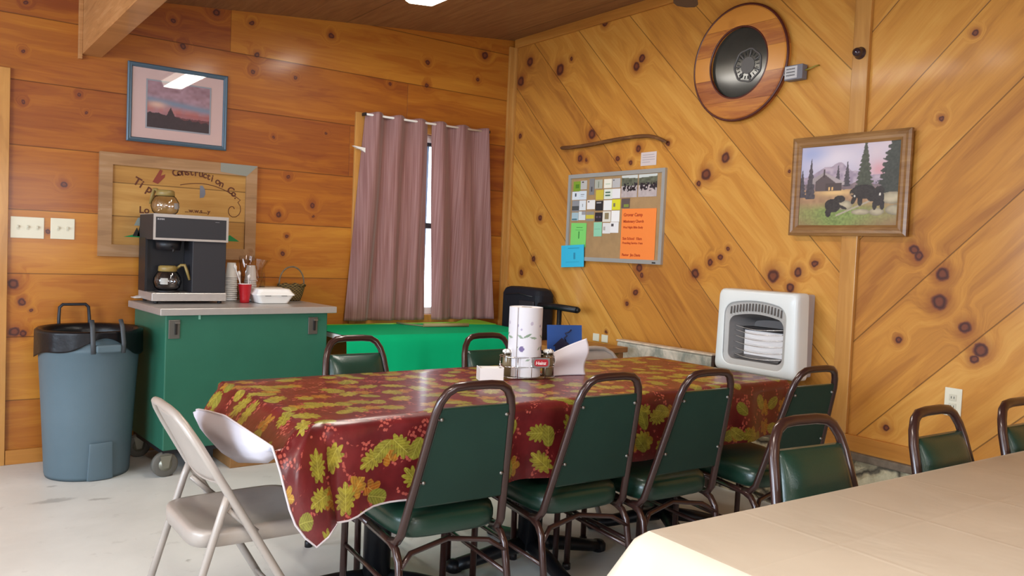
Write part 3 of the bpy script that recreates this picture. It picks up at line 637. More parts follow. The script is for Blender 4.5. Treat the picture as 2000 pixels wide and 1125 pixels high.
# cards: (left px, right px, top px, bottom px) were measured on the board plane, given here in metres from the board's top-left corner
BX, BZ = -.732, 1.824
def card(label, cat, group, a0, a1, b0, b1, color, prints=(), rot=0, d=.0115, name='business_card'):
    return sheet(name, label, cat, group, BX-a0, BX-a1, BZ-b1, BZ-b0, color, d, rot, prints)
G = 'business cards pinned on the bulletin board'
P1 = [('print', .2, .7, .55, .62, '#7b7b7b'), ('print', .2, .6, .35, .4, '#9b9b9b')]
GREY = '#b9b5b0'
cards = [
 ('lime green business card in the top left corner of the board', .05,.125,.048,.115,'#7d9a2b',[('print',.3,.8,.3,.7,'#4f7a1c')]),
 ('pale grey business card touching the lime green one in the top row', .125,.19,.045,.105,GREY,[('print',.2,.5,.75,.9,'#4a4040')]),
 ('grey vase-shaped card below the top edge of the board', .215,.265,.035,.145,'#7d7b7c',[('print',.35,.65,.2,.5,'#4c4a50')]),
 ('grey-green business card right of the vase-shaped card', .27,.345,.045,.105,'#aaaa9c',[('print',.45,.55,.1,.8,'#6d7560')]),
 ('cream business card fourth along the top row, with faint green print', .36,.435,.045,.105,'#e6e0d0',[('print',.2,.8,.4,.5,'#b8c4a8')]),
 ('light grey business card beside the left photograph in the top row', .44,.515,.045,.105,'#b5b1b0',[('print',.1,.25,.75,.9,'#55505a')]),
 ('white card under the lime green card, with a small dark tree logo', .04,.115,.118,.175,'#d6dbe0',[('print',.4,.6,.4,.8,'#3f4450')]),
 ('plain pale blue-white card in the second row beside the tree logo card', .115,.19,.115,.175,'#d0d8e0',P1),
 ('mustard yellow business card in the second row of the board', .285,.36,.115,.180,'#c9b33c',[]),
 ('white card with two green printed lines in the second row', .365,.445,.112,.178,'#d9dccf',[('print',.15,.75,.6,.75,'#4f6a55'),('print',.15,.75,.3,.45,'#4f6a55')]),
 ('blank white card tucked against the left photograph in the second row', .445,.52,.112,.175,'#e3dede',[]),
 ('black and white landscape card at the left end of the third row', .045,.118,.180,.255,'#8c8c90',[('print',.0,1,.1,.5,'#4a4b4c')]),
 ('white card with a tiny figure in the third row', .120,.188,.180,.248,'#d9dce0',[('print',.47,.55,.35,.65,'#707478')]),
 ('white card with a dark corner mark in the third row, under the vase-shaped card', .20,.28,.180,.242,'#e8e2df',[('print',.1,.3,.75,.9,'#6a6460')]),
 ('black business card with a pale heading in the third row', .285,.36,.188,.252,'#2a2426',[('print',.15,.75,.75,.88,'#a8a0a0')]),
 ('blank white card in the third row, between black and bright yellow cards', .365,.445,.185,.252,'#e9e6e4',[]),
 ('bright yellow card with a grey triangle in the third row', .447,.525,.182,.250,'#d8d02c',[('print',.15,.4,.3,.65,'#7d7458')]),
 ('small dark card with green print just below the left photograph', .535,.61,.178,.240,'#5c4e4a',[('print',.3,.9,.1,.4,'#7d8a3c')]),
 ('pale blue card with a teal strip at the left end of the fourth row', .045,.115,.262,.318,'#a3bac2',[('print',.05,.8,.05,.25,'#4f7680')]),
 ('white card with a grey block in the fourth row', .118,.188,.255,.315,'#d3d8d8',[('print',.45,1,.6,1,'#9a979c')]),
 ('yellow and grey striped card in the fourth row of the board', .195,.275,.258,.322,'#8f8880',[('print',.0,1,.25,.65,'#c9b83a')]),
 ('black card with two faint marks in the fourth row', .285,.358,.265,.325,'#2b2325',[('print',.15,.4,.4,.6,'#5a4a58'),('print',.55,.8,.4,.6,'#5a4a58')]),
 ('cream card framed around a small tan square in the fourth row', .362,.44,.258,.328,'#ddd5c8',[('print',.25,.75,.25,.85,'#8c7a58')]),
 ('blank white card at the right end of the fourth row', .445,.522,.255,.328,'#ece9e6',[]),
 ('white card with a grey swirl in the fifth row, right of the mint note', .366,.44,.335,.405,'#dcd8d4',[('print',.1,.35,.3,.65,'#b0a49c')]),
 ('white card with a small black logo in the fifth row', .44,.518,.330,.400,'#e6e2e0',[('print',.1,.4,.6,.85,'#4a4648')]),
]
for (lb, a0, a1, b0, b1, cc, pr) in cards: card(lb, 'business card', G, a0, a1, b0, b1, cc, pr)
card('mint green paper note under the two black cards', 'note', None, .28,.36,.330,.425,'#8fc9a8',[('print',.1,.8,.5,.53,'#6fa488')], .03, .0125, 'paper_note')
card('light green flyer above the blue flyer on the bulletin board', 'flyer', None, .045,.205,.335,.500,'#7ccf6a',[('print',.35,.75,.80,.83,'#4f9a48'),('print',.5,.57,.35,.65,'#3f8a40'),('print',.3,.8,.70,.72,'#5aa652')], -.01, .0125, 'paper_flyer')
card('bright blue flyer overhanging the bottom left corner of the board', 'flyer', None, -.035,.205,.488,.640,'#35b4d8',[('print',.3,.8,.84,.87,'#2a86a8'),('print',.55,.63,.35,.65,'#2a86a8'),('print',.2,.8,.22,.24,'#2a90b4')], .055, .0235, 'paper_flyer')
pst = card('tall orange poster with handwritten lines on the bulletin board', 'poster', None, .545,.850,.245,.572,'#f0843a',[], 0, .0125, 'paper_poster')
m_red = simple('red_marker', '#b5441c', .6)
hw = [('Grover Camp', .030, .115), ('Missionary Church', .024, .075), ('Wed Night Bible Study', .019, .038), ('Sun School  10am', .024, -.035), ('Preaching Service 11am', .019, -.062), ('Pastor  Jim Davis', .024, -.140)]
join_text('handwriting', [(s, z, (-.0014, .135, b), (0,-1,0), (0,0,1)) for s, z, b in hw], m_red, pst)
def bikes(seed):
    def f(U, V):
        n1 = npnoise(U, V, 10, 8, seed); n2 = npnoise(U, V, 16, 12, seed+1); k = lambda a: a[..., None]
        c = np.where(k(V > .52), L3('#5c6050')*(.6+.8*k(n1)), L3('#b5a8a6')*(.9+.2*k(n1)))
        c = np.where(k(V > .9-.1*(U if seed < 50 else 1-U)*.5), L3('#c9cdc9'), c)
        m = (np.abs(V-.42-.1*n1) < .17) & (n2 > .42) & (U > .1); return np.where(k(m), L3('#2c2a30')*(.5+k(n1)), c)
    return f
m_photo = vc_mat('glossy_photo', .25, .3)
for lb, a0, a1, b0, b1, sd in (('left of two photographs of parked motorcycles on the board', .528,.672,.030,.172, 11), ('right of two photographs of parked motorcycles on the board', .682,.842,.030,.172, 71)):
    ph = thing('photograph', lb, 'photograph', (-.0115, BX-a0, BZ-b1), 0, 'photographs pinned on the bulletin board')
    picture('print', bikes(sd), a1-a0, b1-b0, 60, 50, m_photo, ph, (0,0,0), (0,-1,0), (0,0,1), .001)

# ------------------------------------------------------------------ heater
m_hw = simple('white_enamel', '#dcdeda', .35, 0, .5, coat=.2); m_hg = simple('grey_plastic_bezel', '#b0aca6', .5); m_hd = simple('dark_opening', '#55504f', .7)
t = thing('gas_heater', 'white wall-mounted gas heater with wire guard beside the oak framed painting', 'heater', (0, -2.49, .62))
def rrect(w, h, r, n=6, cx=0, cz=0, arch=0):
    p = []
    for (sx, sz, a0) in ((1,1,0), (-1,1,PI/2), (-1,-1,PI), (1,-1,3*PI/2)):
        for i in range(n+1):
            a = a0+PI/2*i/n; x = cx+sx*(w/2-r)+r*math.cos(a); z = cz+sz*(h/2-r)+r*math.sin(a)
            if arch and sz > 0: z += arch*(1-(2*(x-cx)/w)**2)
            p.append((x, z))
        if arch and (sx, sz) == (1, 1):
            for i in range(1, 10):
                x = cx+(w/2-r)*(1-2*i/10); p.append((x, cz+h/2+arch*(1-(2*(x-cx)/w)**2)))
    return p
def loft(sections, plane_fn, cap0=True, cap1=True):
    m = MB(); n = len(sections[0][0]); vs = []
    for poly, d in sections: vs += [plane_fn(p, d) for p in poly]
    fs = [(i*n+k, i*n+(k+1) % n, (i+1)*n+(k+1) % n, (i+1)*n+k) for i in range(len(sections)-1) for k in range(n)]
    if cap0: fs.append(tuple(reversed(range(n))))
    if cap1: fs.append(tuple((len(sections)-1)*n+k for k in range(n)))
    m.add(vs, fs); return m
FB = lambda p, d: (-d, -p[0], p[1])
mb = loft([(rrect(.43,.425,.01,6,-.0,.285), 0), (rrect(.43,.425,.01,6,0,.285), .115)], FB, True, False); mb.build('casing', simple('white_enamel_side', '#b9b4b8', .4), t, bevel=.002)
def polar(poly, n, cx, cz):
    """points of a closed outline met by n rays from the centre, so rings of different outlines line up"""
    out = []
    for k in range(n):
        a = 2*PI*k/n; d = Vector((math.cos(a), math.sin(a))); best = 0
        for i in range(len(poly)):
            p = Vector(poly[i])-Vector((cx, cz)); q = Vector(poly[(i+1) % len(poly)])-Vector((cx, cz)); e = q-p
            den = d.x*e.y-d.y*e.x
            if abs(den) < 1e-9: continue
            tt = (p.x*e.y-p.y*e.x)/den; uu = (p.x*d.y-p.y*d.x)/den
            if tt > best and -1e-6 <= uu <= 1+1e-6: best = tt
        out.append((cx+d.x*best, cz+d.y*best))
    return out
NP = 160; cc = (0, .27); pl = lambda q: polar(q, NP, *cc)
in1 = rrect(.385,.315,.05,6,-.005,.262,.030); in2 = rrect(.340,.222,.035,6,-.005,.244,.026)
O = lambda w, h, r: pl([(x*(1+.05*(1-(z-.065)/.44)), z) for x, z in rrect(w, h, r, 8, 0, .285)])
secs = [(O(.492,.44,.018), .10), (O(.492,.44,.022), .165), (O(.486,.434,.026), .180), (O(.476,.424,.03), .190), (O(.462,.41,.035), .195), (pl(rrect(.395,.325,.052,6,-.005,.262,.030)), .197), (pl(in1), .196), (pl(in1), .190)]
o = loft(secs, FB, False, False).build('front_shell', m_hw, t)
for p in o.data.polygons: p.use_smooth = True
loft([(pl(in1), .192), (pl(in1), .189), (pl(rrect(.375,.305,.048,6,-.005,.262,.030)), .187), (pl(in2), .180), (pl(in2), .170)], FB, False, False).build('grille_bezel', m_hg, t)
loft([(pl(in2), .174), (pl(rrect(.25,.17,.02,6,.02,.25,.012)), .055)], FB, False, True).build('firebox', simple('grey_firebox', '#6f6b69', .6, .1), t)
mb = MB(); mb.box((-.118, -.135, .158), (-.058, .118, .290)); mb.build('burner_tile', simple('white_ceramic_tile', '#e2dedd', .6), t, bevel=.002)
mb = MB(); mb.box((-.124, -.140, .290), (-.058, .124, .308)); mb.build('burner_edge', simple('black_gap', '#1d1a1b', .6), t)
mb = MB(); mb.hexa([(-.160,-.13,.140),(-.160,.15,.143),(-.060,.12,.168),(-.060,-.12,.168),(-.160,-.13,.146),(-.160,.15,.149),(-.060,.12,.174),(-.060,-.12,.174)]); mb.build('lower_tray', simple('tray_grey', '#6c6866', .45, .5), t)
mb = MB()
for i in range(17):
    x = -.160+.0195*i; top = .436-.95*x*x; mb.prism([(x-.004, top-.040), (x+.003, top-.040), (x+.006, top), (x-.001, top)], -.1905, -.187, 'yz')
mb.v = [(v[0], -v[1], v[2]) for v in mb.v]; mb.build('vent_slots', simple('vent_dark', '#5a534e', .7), t)
for z in (.312, .288, .258, .226, .192, .160):
    mb = MB(); mb.tube([(-.150-.035*math.sin(PI*i/14), .160-.315*i/14, z-.012*math.sin(PI*i/14)) for i in range(15)], .0020, 6); mb.build('guard_wire', simple('guard_steel', '#d9d4d0', .25, .7), t)
mb = MB(); mb.tube([(-.152, -.150, .145), (-.152, -.150, .32)], .0025, 6); mb.build('guard_upright', simple('guard_steel', '#d9d4d0', .25, .7), t)

# stone ledge / marbled panel
def marble():
    N = NT('mottled_whitewashed_stone'); P = N.pos(); n = N.noise(N.vm('MULTIPLY', P, (1, 1, .6)), 7, 5, .65, .6)
    c = N.mix(N.mr(n, .38, .62), lin('#85887c'), lin('#cfc4b2')); N.l(c, N.b.inputs['Base Color']); N.b.inputs['Roughness'].default_value = .8; N.bump(n, .5, .02); return N.m
t = thing('stone_ledge', 'mottled white-washed stone slab standing between the outlets and the white heater', 'stone ledge', (0, -1.77, 0))
mb = MB(); mb.box((-.115, -.385, 0), (-.055, .38, .735)); mb.build('slab', marble(), t, bevel=.012, seg=3)
mb = MB(); mb.box((-.118, -.39, .735), (-.053, .385, .748)); mb.build('cap', simple('pale_mortar_cap', '#cbb9a2', .85, noise=.3, nscale=18, bump=.6, bscale=30), t, bevel=.01)
mb = MB(); mb.box((-.118, -.405, 0), (-.056, -.387, .74)); mb.build('dark_end', simple('dark_end_strip', '#3a2a20', .8), t)

# ------------------------------------------------------------------ dining chairs
def chair_parts(root):
    rake = .27
    def by(z): return -rake*(z-.398)
    # side frames: front leg, rail, rear leg in one bent tube per side, split as leg parts
    for s in (-1, 1):
        mb = MB(); mb.tube([(s*.196,.405,0), (s*.196,.40,.345), (s*.196,.388,.372), (s*.196,.362,.385), (s*.194,.20,.376)], .0125, 10); o = mb.build('leg', m_frame, root)
        MB().lathe([(.0165,0),(.0165,.022),(.013,.026)], (s*.196,.405,0), 12).build('foot_cap', m_black, o)
        mb = MB(); mb.tube([(s*.194,.20,.376), (s*.189,.045,.362), (s*.189,.012,.350), (s*.190,-.012,.320), (s*.196,-.075,0)], .0125, 10); o = mb.build('leg', m_frame, root)
        MB().lathe([(.0165,0),(.0165,.022),(.013,.026)], (s*.196,-.075,0), 12).build('foot_cap', m_black, o)
        mb = MB(); mb.tube([(s*.195,.402,.245), (s*.193,-.028,.225)], .008, 8); mb.build('stretcher', m_frame, root)
    mb = MB(); mb.tube([(-.190,-.02,.300), (-.14,.01,.332), (0,.03,.352), (.14,.01,.332), (.190,-.02,.300)], .009, 8); mb.build('cross_bar', m_frame, root)
    # back frame
    pts = [(-.186,.055,.366), (-.182,.020,.372)]
    pts += [(-(.179-(.179-.133)*k/6), by(.398+(.784-.398)*k/6), .398+(.784-.398)*k/6) for k in range(7)]
    pts += [(-.122, by(.82), .822), (-.104, by(.85), .850), (-.080, by(.865), .864), (-.04, by(.87), .868)]
    pts += [(-a, b, c) for a, b, c in reversed(pts)]
    mb = MB(); mb.tube(pts, .0125, 10, r2=.0145); mb.build('back_frame', m_frame, root)
    # backrest pad: flat board at the rear, cushioned face forward
    def half(z): return .170-(.179-.133)*(z-.398)/(.386)
    prof = lambda z, b: [(-b, z), (b, z)]
    def face(bulge, y0):
        def fn(a, b):
            z = .485+(.802-.485)*b; h = half(z)-.002; x = (-1+2*a)*h
            k = (1-(abs(2*a-1))**5)*(1-(abs(2*b-1))**6)
            return (x, by(z)+y0+bulge*k, z)
        return fn
    mb = MB(); mb.grid(face(.030, .008), 16, 20); mb.grid(face(0, -.006), 16, 20)
    n1, n2 = 16, 20
    per = [i*n2 for i in range(n1)]+[(n1-1)*n2+j for j in range(1, n2)]+[i*n2+n2-1 for i in range(n1-2, -1, -1)]+[j for j in range(n2-2, 0, -1)]
    for i in range(len(per)):
        a, b = per[i], per[(i+1) % len(per)]; mb.f.append((a, b, b+n1*n2, a+n1*n2)); mb.sm.append(False)
    bp = mb.build('backrest', m_vinyl, root)
    mb = MB(); mb.add([(-half(.49)+.006, by(.49)-.0075, .49), (half(.49)-.006, by(.49)-.0075, .49), (half(.798)-.006, by(.798)-.0075, .798), (-half(.798)+.006, by(.798)-.0075, .798),
                       (-half(.49)+.006, by(.49)-.0055, .49), (half(.49)-.006, by(.49)-.0055, .49), (half(.798)-.006, by(.798)-.0055, .798), (-half(.798)+.006, by(.798)-.0055, .798)],
                      [(0,1,2,3), (4,7,6,5), (0,4,5,1), (1,5,6,2), (2,6,7,3), (3,7,4,0)]); mb.build('back_panel', m_vinyl_back, bp)
    for z in (.568, .768):
        for s in (-1, 1):
            x = half(z)-.012; mb = MB(); mb.tube([(s*(x+.018), by(z)-.004, z), (s*x, by(z)-.010, z)], .0035, 6); o = mb.build('bolt', m_frame, root)
            mb = MB(); mb.lathe([(0,.007),(.004,.006),(.0065,.002),(.0065,0)], (s*x, by(z)-.0075, z), 12, 'y'); mb.build('bolt_head', m_rivet, o)
    # seat
    def outline(sc, n=48):
        p = []
        for k in range(n):
            a = 2*PI*k/n; c, s_ = math.cos(a), math.sin(a); e = .38
            x = math.copysign(abs(c)**e, c); y = math.copysign(abs(s_)**e, s_)
            w = .182+.018*(y+1)/2; p.append((x*w*sc, .205+y*.212*sc))
        return p
    prof = [(.82,.383), (.95,.385), (.985,.393), (1.0,.412), (.998,.432), (.97,.450), (.90,.461), (.75,.468), (.45,.472), (.1,.473)]
    mb = MB(); n = 48; vs = []
    for sc, z in prof: vs += [(x, y, z+.006*(y-.2)/.2) for x, y in outline(sc)]
    fs = [(i*n+k, i*n+(k+1) % n, (i+1)*n+(k+1) % n, (i+1)*n+k) for i in range(len(prof)-1) for k in range(n)]
    fs.append(tuple(reversed(range(n)))); fs.append(tuple((len(prof)-1)*n+k for k in range(n)))
    mb.add(vs, fs, True); mb.build('seat', m_vinyl, root)
GC = 'green vinyl dining chairs with brown metal frames'
rootc = thing('dining_chair', 'green vinyl chair with its back to us nearest the beige folding chair', 'chair', (-2.343, -3.008, 0), -.055, GC)
chair_parts(rootc)
spots = [(-1.816, -3.035, -.043, 'second green chair from the left in the near row, back to us'),
         (-1.394, -3.093, -.032, 'third green chair from the left in the near row, back to us'),
         (-.875, -3.191, -.049, 'green chair at the end of the near row, closest to the white heater'),
         (-1.867, -4.035, 3.03, 'green chair facing us at the left end of the tan table'),
         (-1.361, -4.121, 3.105, 'green chair facing us at the tan table under the wall outlet'),
         (-.925, -4.168, 3.10, 'green chair at the tan table cut off by the right edge of the photo'),
         (-2.175, -2.025, 3.118, 'green chair on the far side of the leaf-print table, in front of the cart'),
         (-1.513, -2.08, 3.156, 'green chair on the far side of the leaf-print table, behind the sugar holder')]
for x, y, a, lb in spots: dup(rootc, (x, y, 0), a, lb, GC)

# ------------------------------------------------------------------ beige folding chairs
def folding(root):
    """x forward; back at x=-.5"""
    def line(z): return .022 + (.765-z)*.576      # x of the long tubes (relative to the chair's back top)
    pts = []
    zt = .735
    for s in (-1, 1):
        pass
    def w(z): return .218-.030*max(0, (z-.45)/.3)
    path = [(line(0), -.223, 0), (line(.2), -.222, .2), (line(.45), -w(.45), .45), (line(.60), -w(.60), .60), (line(.69), -w(.69)+.003, .69), (line(.742), -.160, .742), (line(.766), -.118, .766), (line(.772), -.06, .772)]
    path += [(a, -b, c) for a, b, c in reversed(path)]
    mb = MB(); mb.tube(path, .0125, 12); mb.build('frame', m_beige, root)
    for s in (-1, 1):
        mb = MB(); mb.tube([(line(.545)+.004, s*.203, .545), (line(.545)-.012, s*.205, .50), (-.012, s*.208, 0)], .0115, 12); o = mb.build('leg', m_beige, root)
        MB().lathe([(.0155,0),(.0155,.025),(.012,.03)], (-.012, s*.208, 0), 12).build('foot_cap', m_black, o)
        MB().lathe([(.016,0),(.016,.025),(.0125,.03)], (line(0), s*.223, 0), 12).build('foot_cap', m_black, o)
        mb = MB(); mb.tube([(line(.50)-.02, s*.199, .492), (line(.40)+.005, s*.2035, .415)], .009, 6, r2=.003); mb.build('hinge_arm', m_beige, root)
    mb = MB(); mb.tube([(.016, -.206, .09), (.016, .206, .09)], .007, 8); mb.tube([(line(.13), -.220, .13), (line(.13), .220, .13)], .007, 8); mb.build('cross_bar', m_beige, root)
    # back panel
    def fn(a, b):
        z = .575+(.765-.575)*b; y = (-1+2*a)*(w(min(z, .70))-.004-(0.06*max(0, (z-.70)/.07)**2)); z2 = z-.020*(1-(2*a-1)**2)*(1-b)
        return (line(z)+.004-.014*(1-(2*a-1)**2), y, z2)
    mb = MB(); mb.grid(fn, 24, 14); mb.build('backrest', m_beige, root, solid=.004, flip=False)
    mb = MB(); mb.tube([fn(i/20, 0) for i in range(21)], .0045, 8); mb.build('backrest_lip', m_beige, root)
    # seat
    def outl(sc, n=56):
        p = []
        for k in range(n):
            a = 2*PI*k/n; c, s_ = math.cos(a), math.sin(a); e = .33
            x = math.copysign(abs(c)**e, c); y = math.copysign(abs(s_)**e, s_); p.append((.265+x*.205*sc, y*(.196+.006*x)*sc))
        return p
    prof = [(.97,.384), (1.0,.386), (1.0,.420), (.985,.428), (.955,.432), (.88,.431), (.70,.424), (.35,.419), (.05,.418)]
    n = 56; vs = []
    for sc, z in prof: vs += [(x, y, z) for x, y in outl(sc)]
    fs = [(i*n+k, i*n+(k+1) % n, (i+1)*n+(k+1) % n, (i+1)*n+k) for i in range(len(prof)-1) for k in range(n)]
    fs.append(tuple((len(prof)-1)*n+k for k in range(n)))
    mb = MB(); mb.add(vs, fs, True); mb.build('seat', m_beige, root)
fr = thing('folding_chair', 'beige metal folding chair at the left end of the leaf-print table', 'chair', (-3.135, -2.605, 0), 0)
folding(fr)
f2 = dup(fr, (-.80, -1.86, 0), -PI/2-.05, 'beige metal folding chair behind the leaf-print table, mostly hidden', None)

# ------------------------------------------------------------------ leaf-print table
TX0, TX1, TY0, TY1, TZ = -2.80, -.565, -2.955, -2.125, .745
t = thing('dining_table', 'long pedestal dining table under the leaf-print cloth', 'table', ((TX0+TX1)/2, (TY0+TY1)/2, 0))
hx, hy = (TX1-TX0)/2, (TY1-TY0)/2
mb = MB(); mb.box((-hx+.01, -hy+.01, .712), (hx-.01, hy-.01, .740)); mb.build('tabletop', simple('laminate_top', '#6b4a2c', .4), t, bevel=.004)
for px, py, pr_ in ((-2.36,-2.54,-30), (-1.66,-2.54,-10), (-.86,-2.54,-30)):
    x, y = px-(TX0+TX1)/2, py-(TY0+TY1)/2
    mb = MB(); mb.lathe([(.050,.06),(.050,.70)], (x, y, 0), 20); p = mb.build('pedestal', m_blackiron, t)
    MB().box((x-.2, y-.2, .698), (x+.2, y+.2, .712)).build('top_plate', m_blackiron, p)
    for k in range(4):
        a = math.radians(pr_)+k*PI/2; c, s_ = math.cos(a), math.sin(a)
        mb = MB(); mb.tube([(x+c*.03, y+s_*.03, .075), (x+c*.14, y+s_*.14, .062), (x+c*.27, y+s_*.27, .036), (x+c*.33, y+s_*.33, .026)], [.032,.030,.026,.024], 10, r2=.034); mb.build('base_foot', m_blackiron, p)
        # rounded toe
        MB().lathe([(.0,.052),(.022,.048),(.034,.034),(.034,.008),(.02,0)], (x+c*.335, y+s_*.335, 0), 14).build('toe_glide', m_blackiron, p)
def leaf_mat():
    N = NT('leaf_print_vinyl'); uvn = N.n('ShaderNodeTexCoord'); UV = uvn.outputs['UV']
    base = N.mix(N.mr(N.noise(UV, 9, 3, .6), .35, .65), lin('#571518'), lin('#6e1f22'))
    colr = base
    def layer(colr, scale, seed, size, lobes, amp, ca, cb, chance, wig=0.0):
        P = N.vm('ADD', UV, (seed*1.37, seed*2.11, 0)); vo = N.n('ShaderNodeTexVoronoi', voronoi_dimensions='2D'); vo.inputs['Scale'].default_value = scale; vo.inputs['Randomness'].default_value = .75
        N.l(P, vo.inputs['Vector'])
        d = N.vm('SUBTRACT', P, vo.outputs['Position']); sp = N.n('ShaderNodeSeparateXYZ'); N.l(d, sp.inputs[0])
        rc = N.n('ShaderNodeSeparateColor'); N.l(vo.outputs['Color'], rc.inputs[0])
        ang = N.math('MULTIPLY', rc.outputs[0], 6.283)
        ca_, sa_ = N.math('COSINE', ang), N.math('SINE', ang); x, y = sp.outputs[0], sp.outputs[1]
        xr = N.math('SUBTRACT', N.math('MULTIPLY', x, ca_), N.math('MULTIPLY', y, sa_)); yr = N.math('ADD', N.math('MULTIPLY', x, sa_), N.math('MULTIPLY', y, ca_))
        th = N.math('ARCTAN2', yr, xr); r = N.math('POWER', N.math('ADD', N.math('MULTIPLY', xr, xr), N.math('MULTIPLY', N.math('MULTIPLY', yr, yr), {2: 1.6, 5: 1.15}.get(lobes, 2.4))), .5)
        if lobes >= 3: bound = N.math('MULTIPLY', N.math('ADD', 1.0-amp, N.math('MULTIPLY', N.math('ABSOLUTE', N.math('COSINE', N.math('MULTIPLY', th, lobes/2))), amp)), size)
        else: bound = N.math('MULTIPLY', N.math('ADD', .72, N.math('MULTIPLY', N.math('POWER', N.math('ABSOLUTE', N.math('COSINE', N.math('MULTIPLY', th, .5))), 6.0), .55)), size)
        bound = N.math('ADD', bound, N.math('MULTIPLY', N.math('SUBTRACT', N.noise(P, 90, 2, .5), .5), size*.25))
        inside = N.mr(N.math('SUBTRACT', bound, r), 0, .003, 0, 1)
        inside = N.math('MULTIPLY', inside, N.math('GREATER_THAN', rc.outputs[1], 1-chance))
        vein = N.mr(N.math('ABSOLUTE', yr), .0006, .0016, 1, 0)
        side = N.mr(N.math('ABSOLUTE', N.math('SINE', N.math('MULTIPLY', N.math('SUBTRACT', N.math('ABSOLUTE', yr), xr), 260.0))), .0, .45, .7, 0)
        lc = N.mix(rc.outputs[2], lin(ca), lin(cb)); lc = N.mix(N.mr(N.noise(P, 45, 3, .6), .35, .7, 0, .75), lc, lin('#5b4a1c'))
        lc = N.mix(N.math('MULTIPLY', N.math('MAXIMUM', vein, side), .35), lc, lin('#d8cf6a'))
        return N.mix(inside, colr, lc)
    # sprigs
    sv = N.n('ShaderNodeTexVoronoi', voronoi_dimensions='2D'); sv.inputs['Scale'].default_value = 75; N.l(UV, sv.inputs['Vector'])
    clump = N.mr(N.noise(UV, 17, 2, .4, .8), .57, .60, 0, 1); dots = N.mr(sv.outputs['Distance'], .30, .42, 1, 0)
    colr = N.mix(N.math('MULTIPLY', N.math('MULTIPLY', clump, dots), .9), colr, lin('#b0564a'))
    colr = layer(colr, 8.0, 1.0, .040, 5, .45, '#a35a18', '#b5802a', .6)
    colr = layer(colr, 8.0, 2.3, .052, 11, .34, '#8a8328', '#a89a36', .72)
    colr = layer(colr, 8.4, 3.9, .038, 2, 0, '#7c7f2a', '#a39638', .72)
    N.l(colr, N.b.inputs['Base Color']); N.b.inputs['Roughness'].default_value = .34; N.b.inputs['Coat Weight'].default_value = .18; N.b.inputs['Coat Roughness'].default_value = .12
    N.bump(N.noise(uvn.outputs['UV'], 26, 3, .6), .16, .006)
    # flannel backing seen on the reverse
    g = N.n('ShaderNodeNewGeometry'); df = N.n('ShaderNodeBsdfDiffuse'); df.inputs[0].default_value = lin('#c9c4cc')
    mx = N.n('ShaderNodeMixShader'); N.l(g.outputs['Backfacing'], mx.inputs[0]); N.l(N.b.outputs[0], mx.inputs[1]); N.l(df.outputs[0], mx.inputs[2]); N.l(mx.outputs[0], N.out.inputs[0])
    return N.m
m_leaf = leaf_mat()
# cloth: flat top + drape stations around the edge
Z0 = .7515
sta = []   # (edge point, outward dir, list of (x,y,z), list of uv)
def lerp(a, b, f): return tuple(a[i]+(b[i]-a[i])*f for i in range(len(a)))
def interp(tab, x):
    for (x0, y0), (x1, y1) in zip(tab, tab[1:]):
        if x <= x1: 
            f = (x-x0)/(x1-x0) if x1 > x0 else 0; f = f*f*(3-2*f); return y0+(y1-y0)*f
    return tab[-1][1]
NS = 11
def hang(px, py, nx, ny, L, wave=0.0, flare=.03):
    prof = []; uvs = []
    for k in range(NS):
        s = L*k/(NS-1)
        o = min(s, .012)+flare*(s/.25)*.5+wave*(s/.25); z = Z0 - max(0, s-.006)
        prof.append((px+nx*o, py+ny*o, z)); uvs.append((px+nx*s, py+ny*s))
    return prof, uvs
rnd = random.Random(5)
# near side, right to left
n = 70
for i in range(n+1):
    f = i/n; x = TX1-.02-(TX1-TX0-.06)*f
    L = interp([(-3, .285), (-2.70, .285), (-2.60, .265), (-1.2, .258), (-.5, .235)], x)
    if x < -2.45: wv = .02*math.sin((x+2.45)*18)
    else: wv = .016*math.sin(x*13)+.010*math.sin(x*29+1)
    sta.append(hang(x, TY0, 0, -1, L, wv, .02))
# near-left corner: the hanging point of the cloth
def custom(e, hem, bulge, s0):
    pr = []; L = (Vector(hem)-Vector(e)).length
    for k in range(NS):
        f = k/(NS-1); p = lerp(e, hem, f); w_ = math.sin(PI*min(1, f))*bulge
        pr.append((p[0]-w_*.6, p[1]-w_*.8, p[2]+.35*w_ - .0*f))
    d = Vector((hem[0]-e[0], hem[1]-e[1])); a = s0
    return pr, [(e[0]+math.cos(a)*L*k/(NS-1), e[1]+math.sin(a)*L*k/(NS-1)) for k in range(NS)]
CO = [((-2.765,TY0), (-2.735,-3.005,.470), .020), ((-2.775,TY0), (-2.765,-3.015,.440), .026), ((-2.785,TY0), (-2.800,-3.015,.418), .034), ((-2.793,TY0), (-2.832,-3.01,.448), .040), ((TX0,-2.955), (-2.862,-3.01,.490), .042), ((TX0,-2.955), (-2.880,-3.01,.535), .036), ((TX0,-2.950), (-2.894,-3.005,.590), .026), ((TX0,-2.945), (-2.906,-3.0,.640), .016), ((TX0,-2.940), (-2.918,-2.995,.680), .010)]
for i, (e, h, bl) in enumerate(CO): sta.append(custom((e[0], e[1], Z0), h, bl, -PI/2-(PI/2)*(i+1)/10))
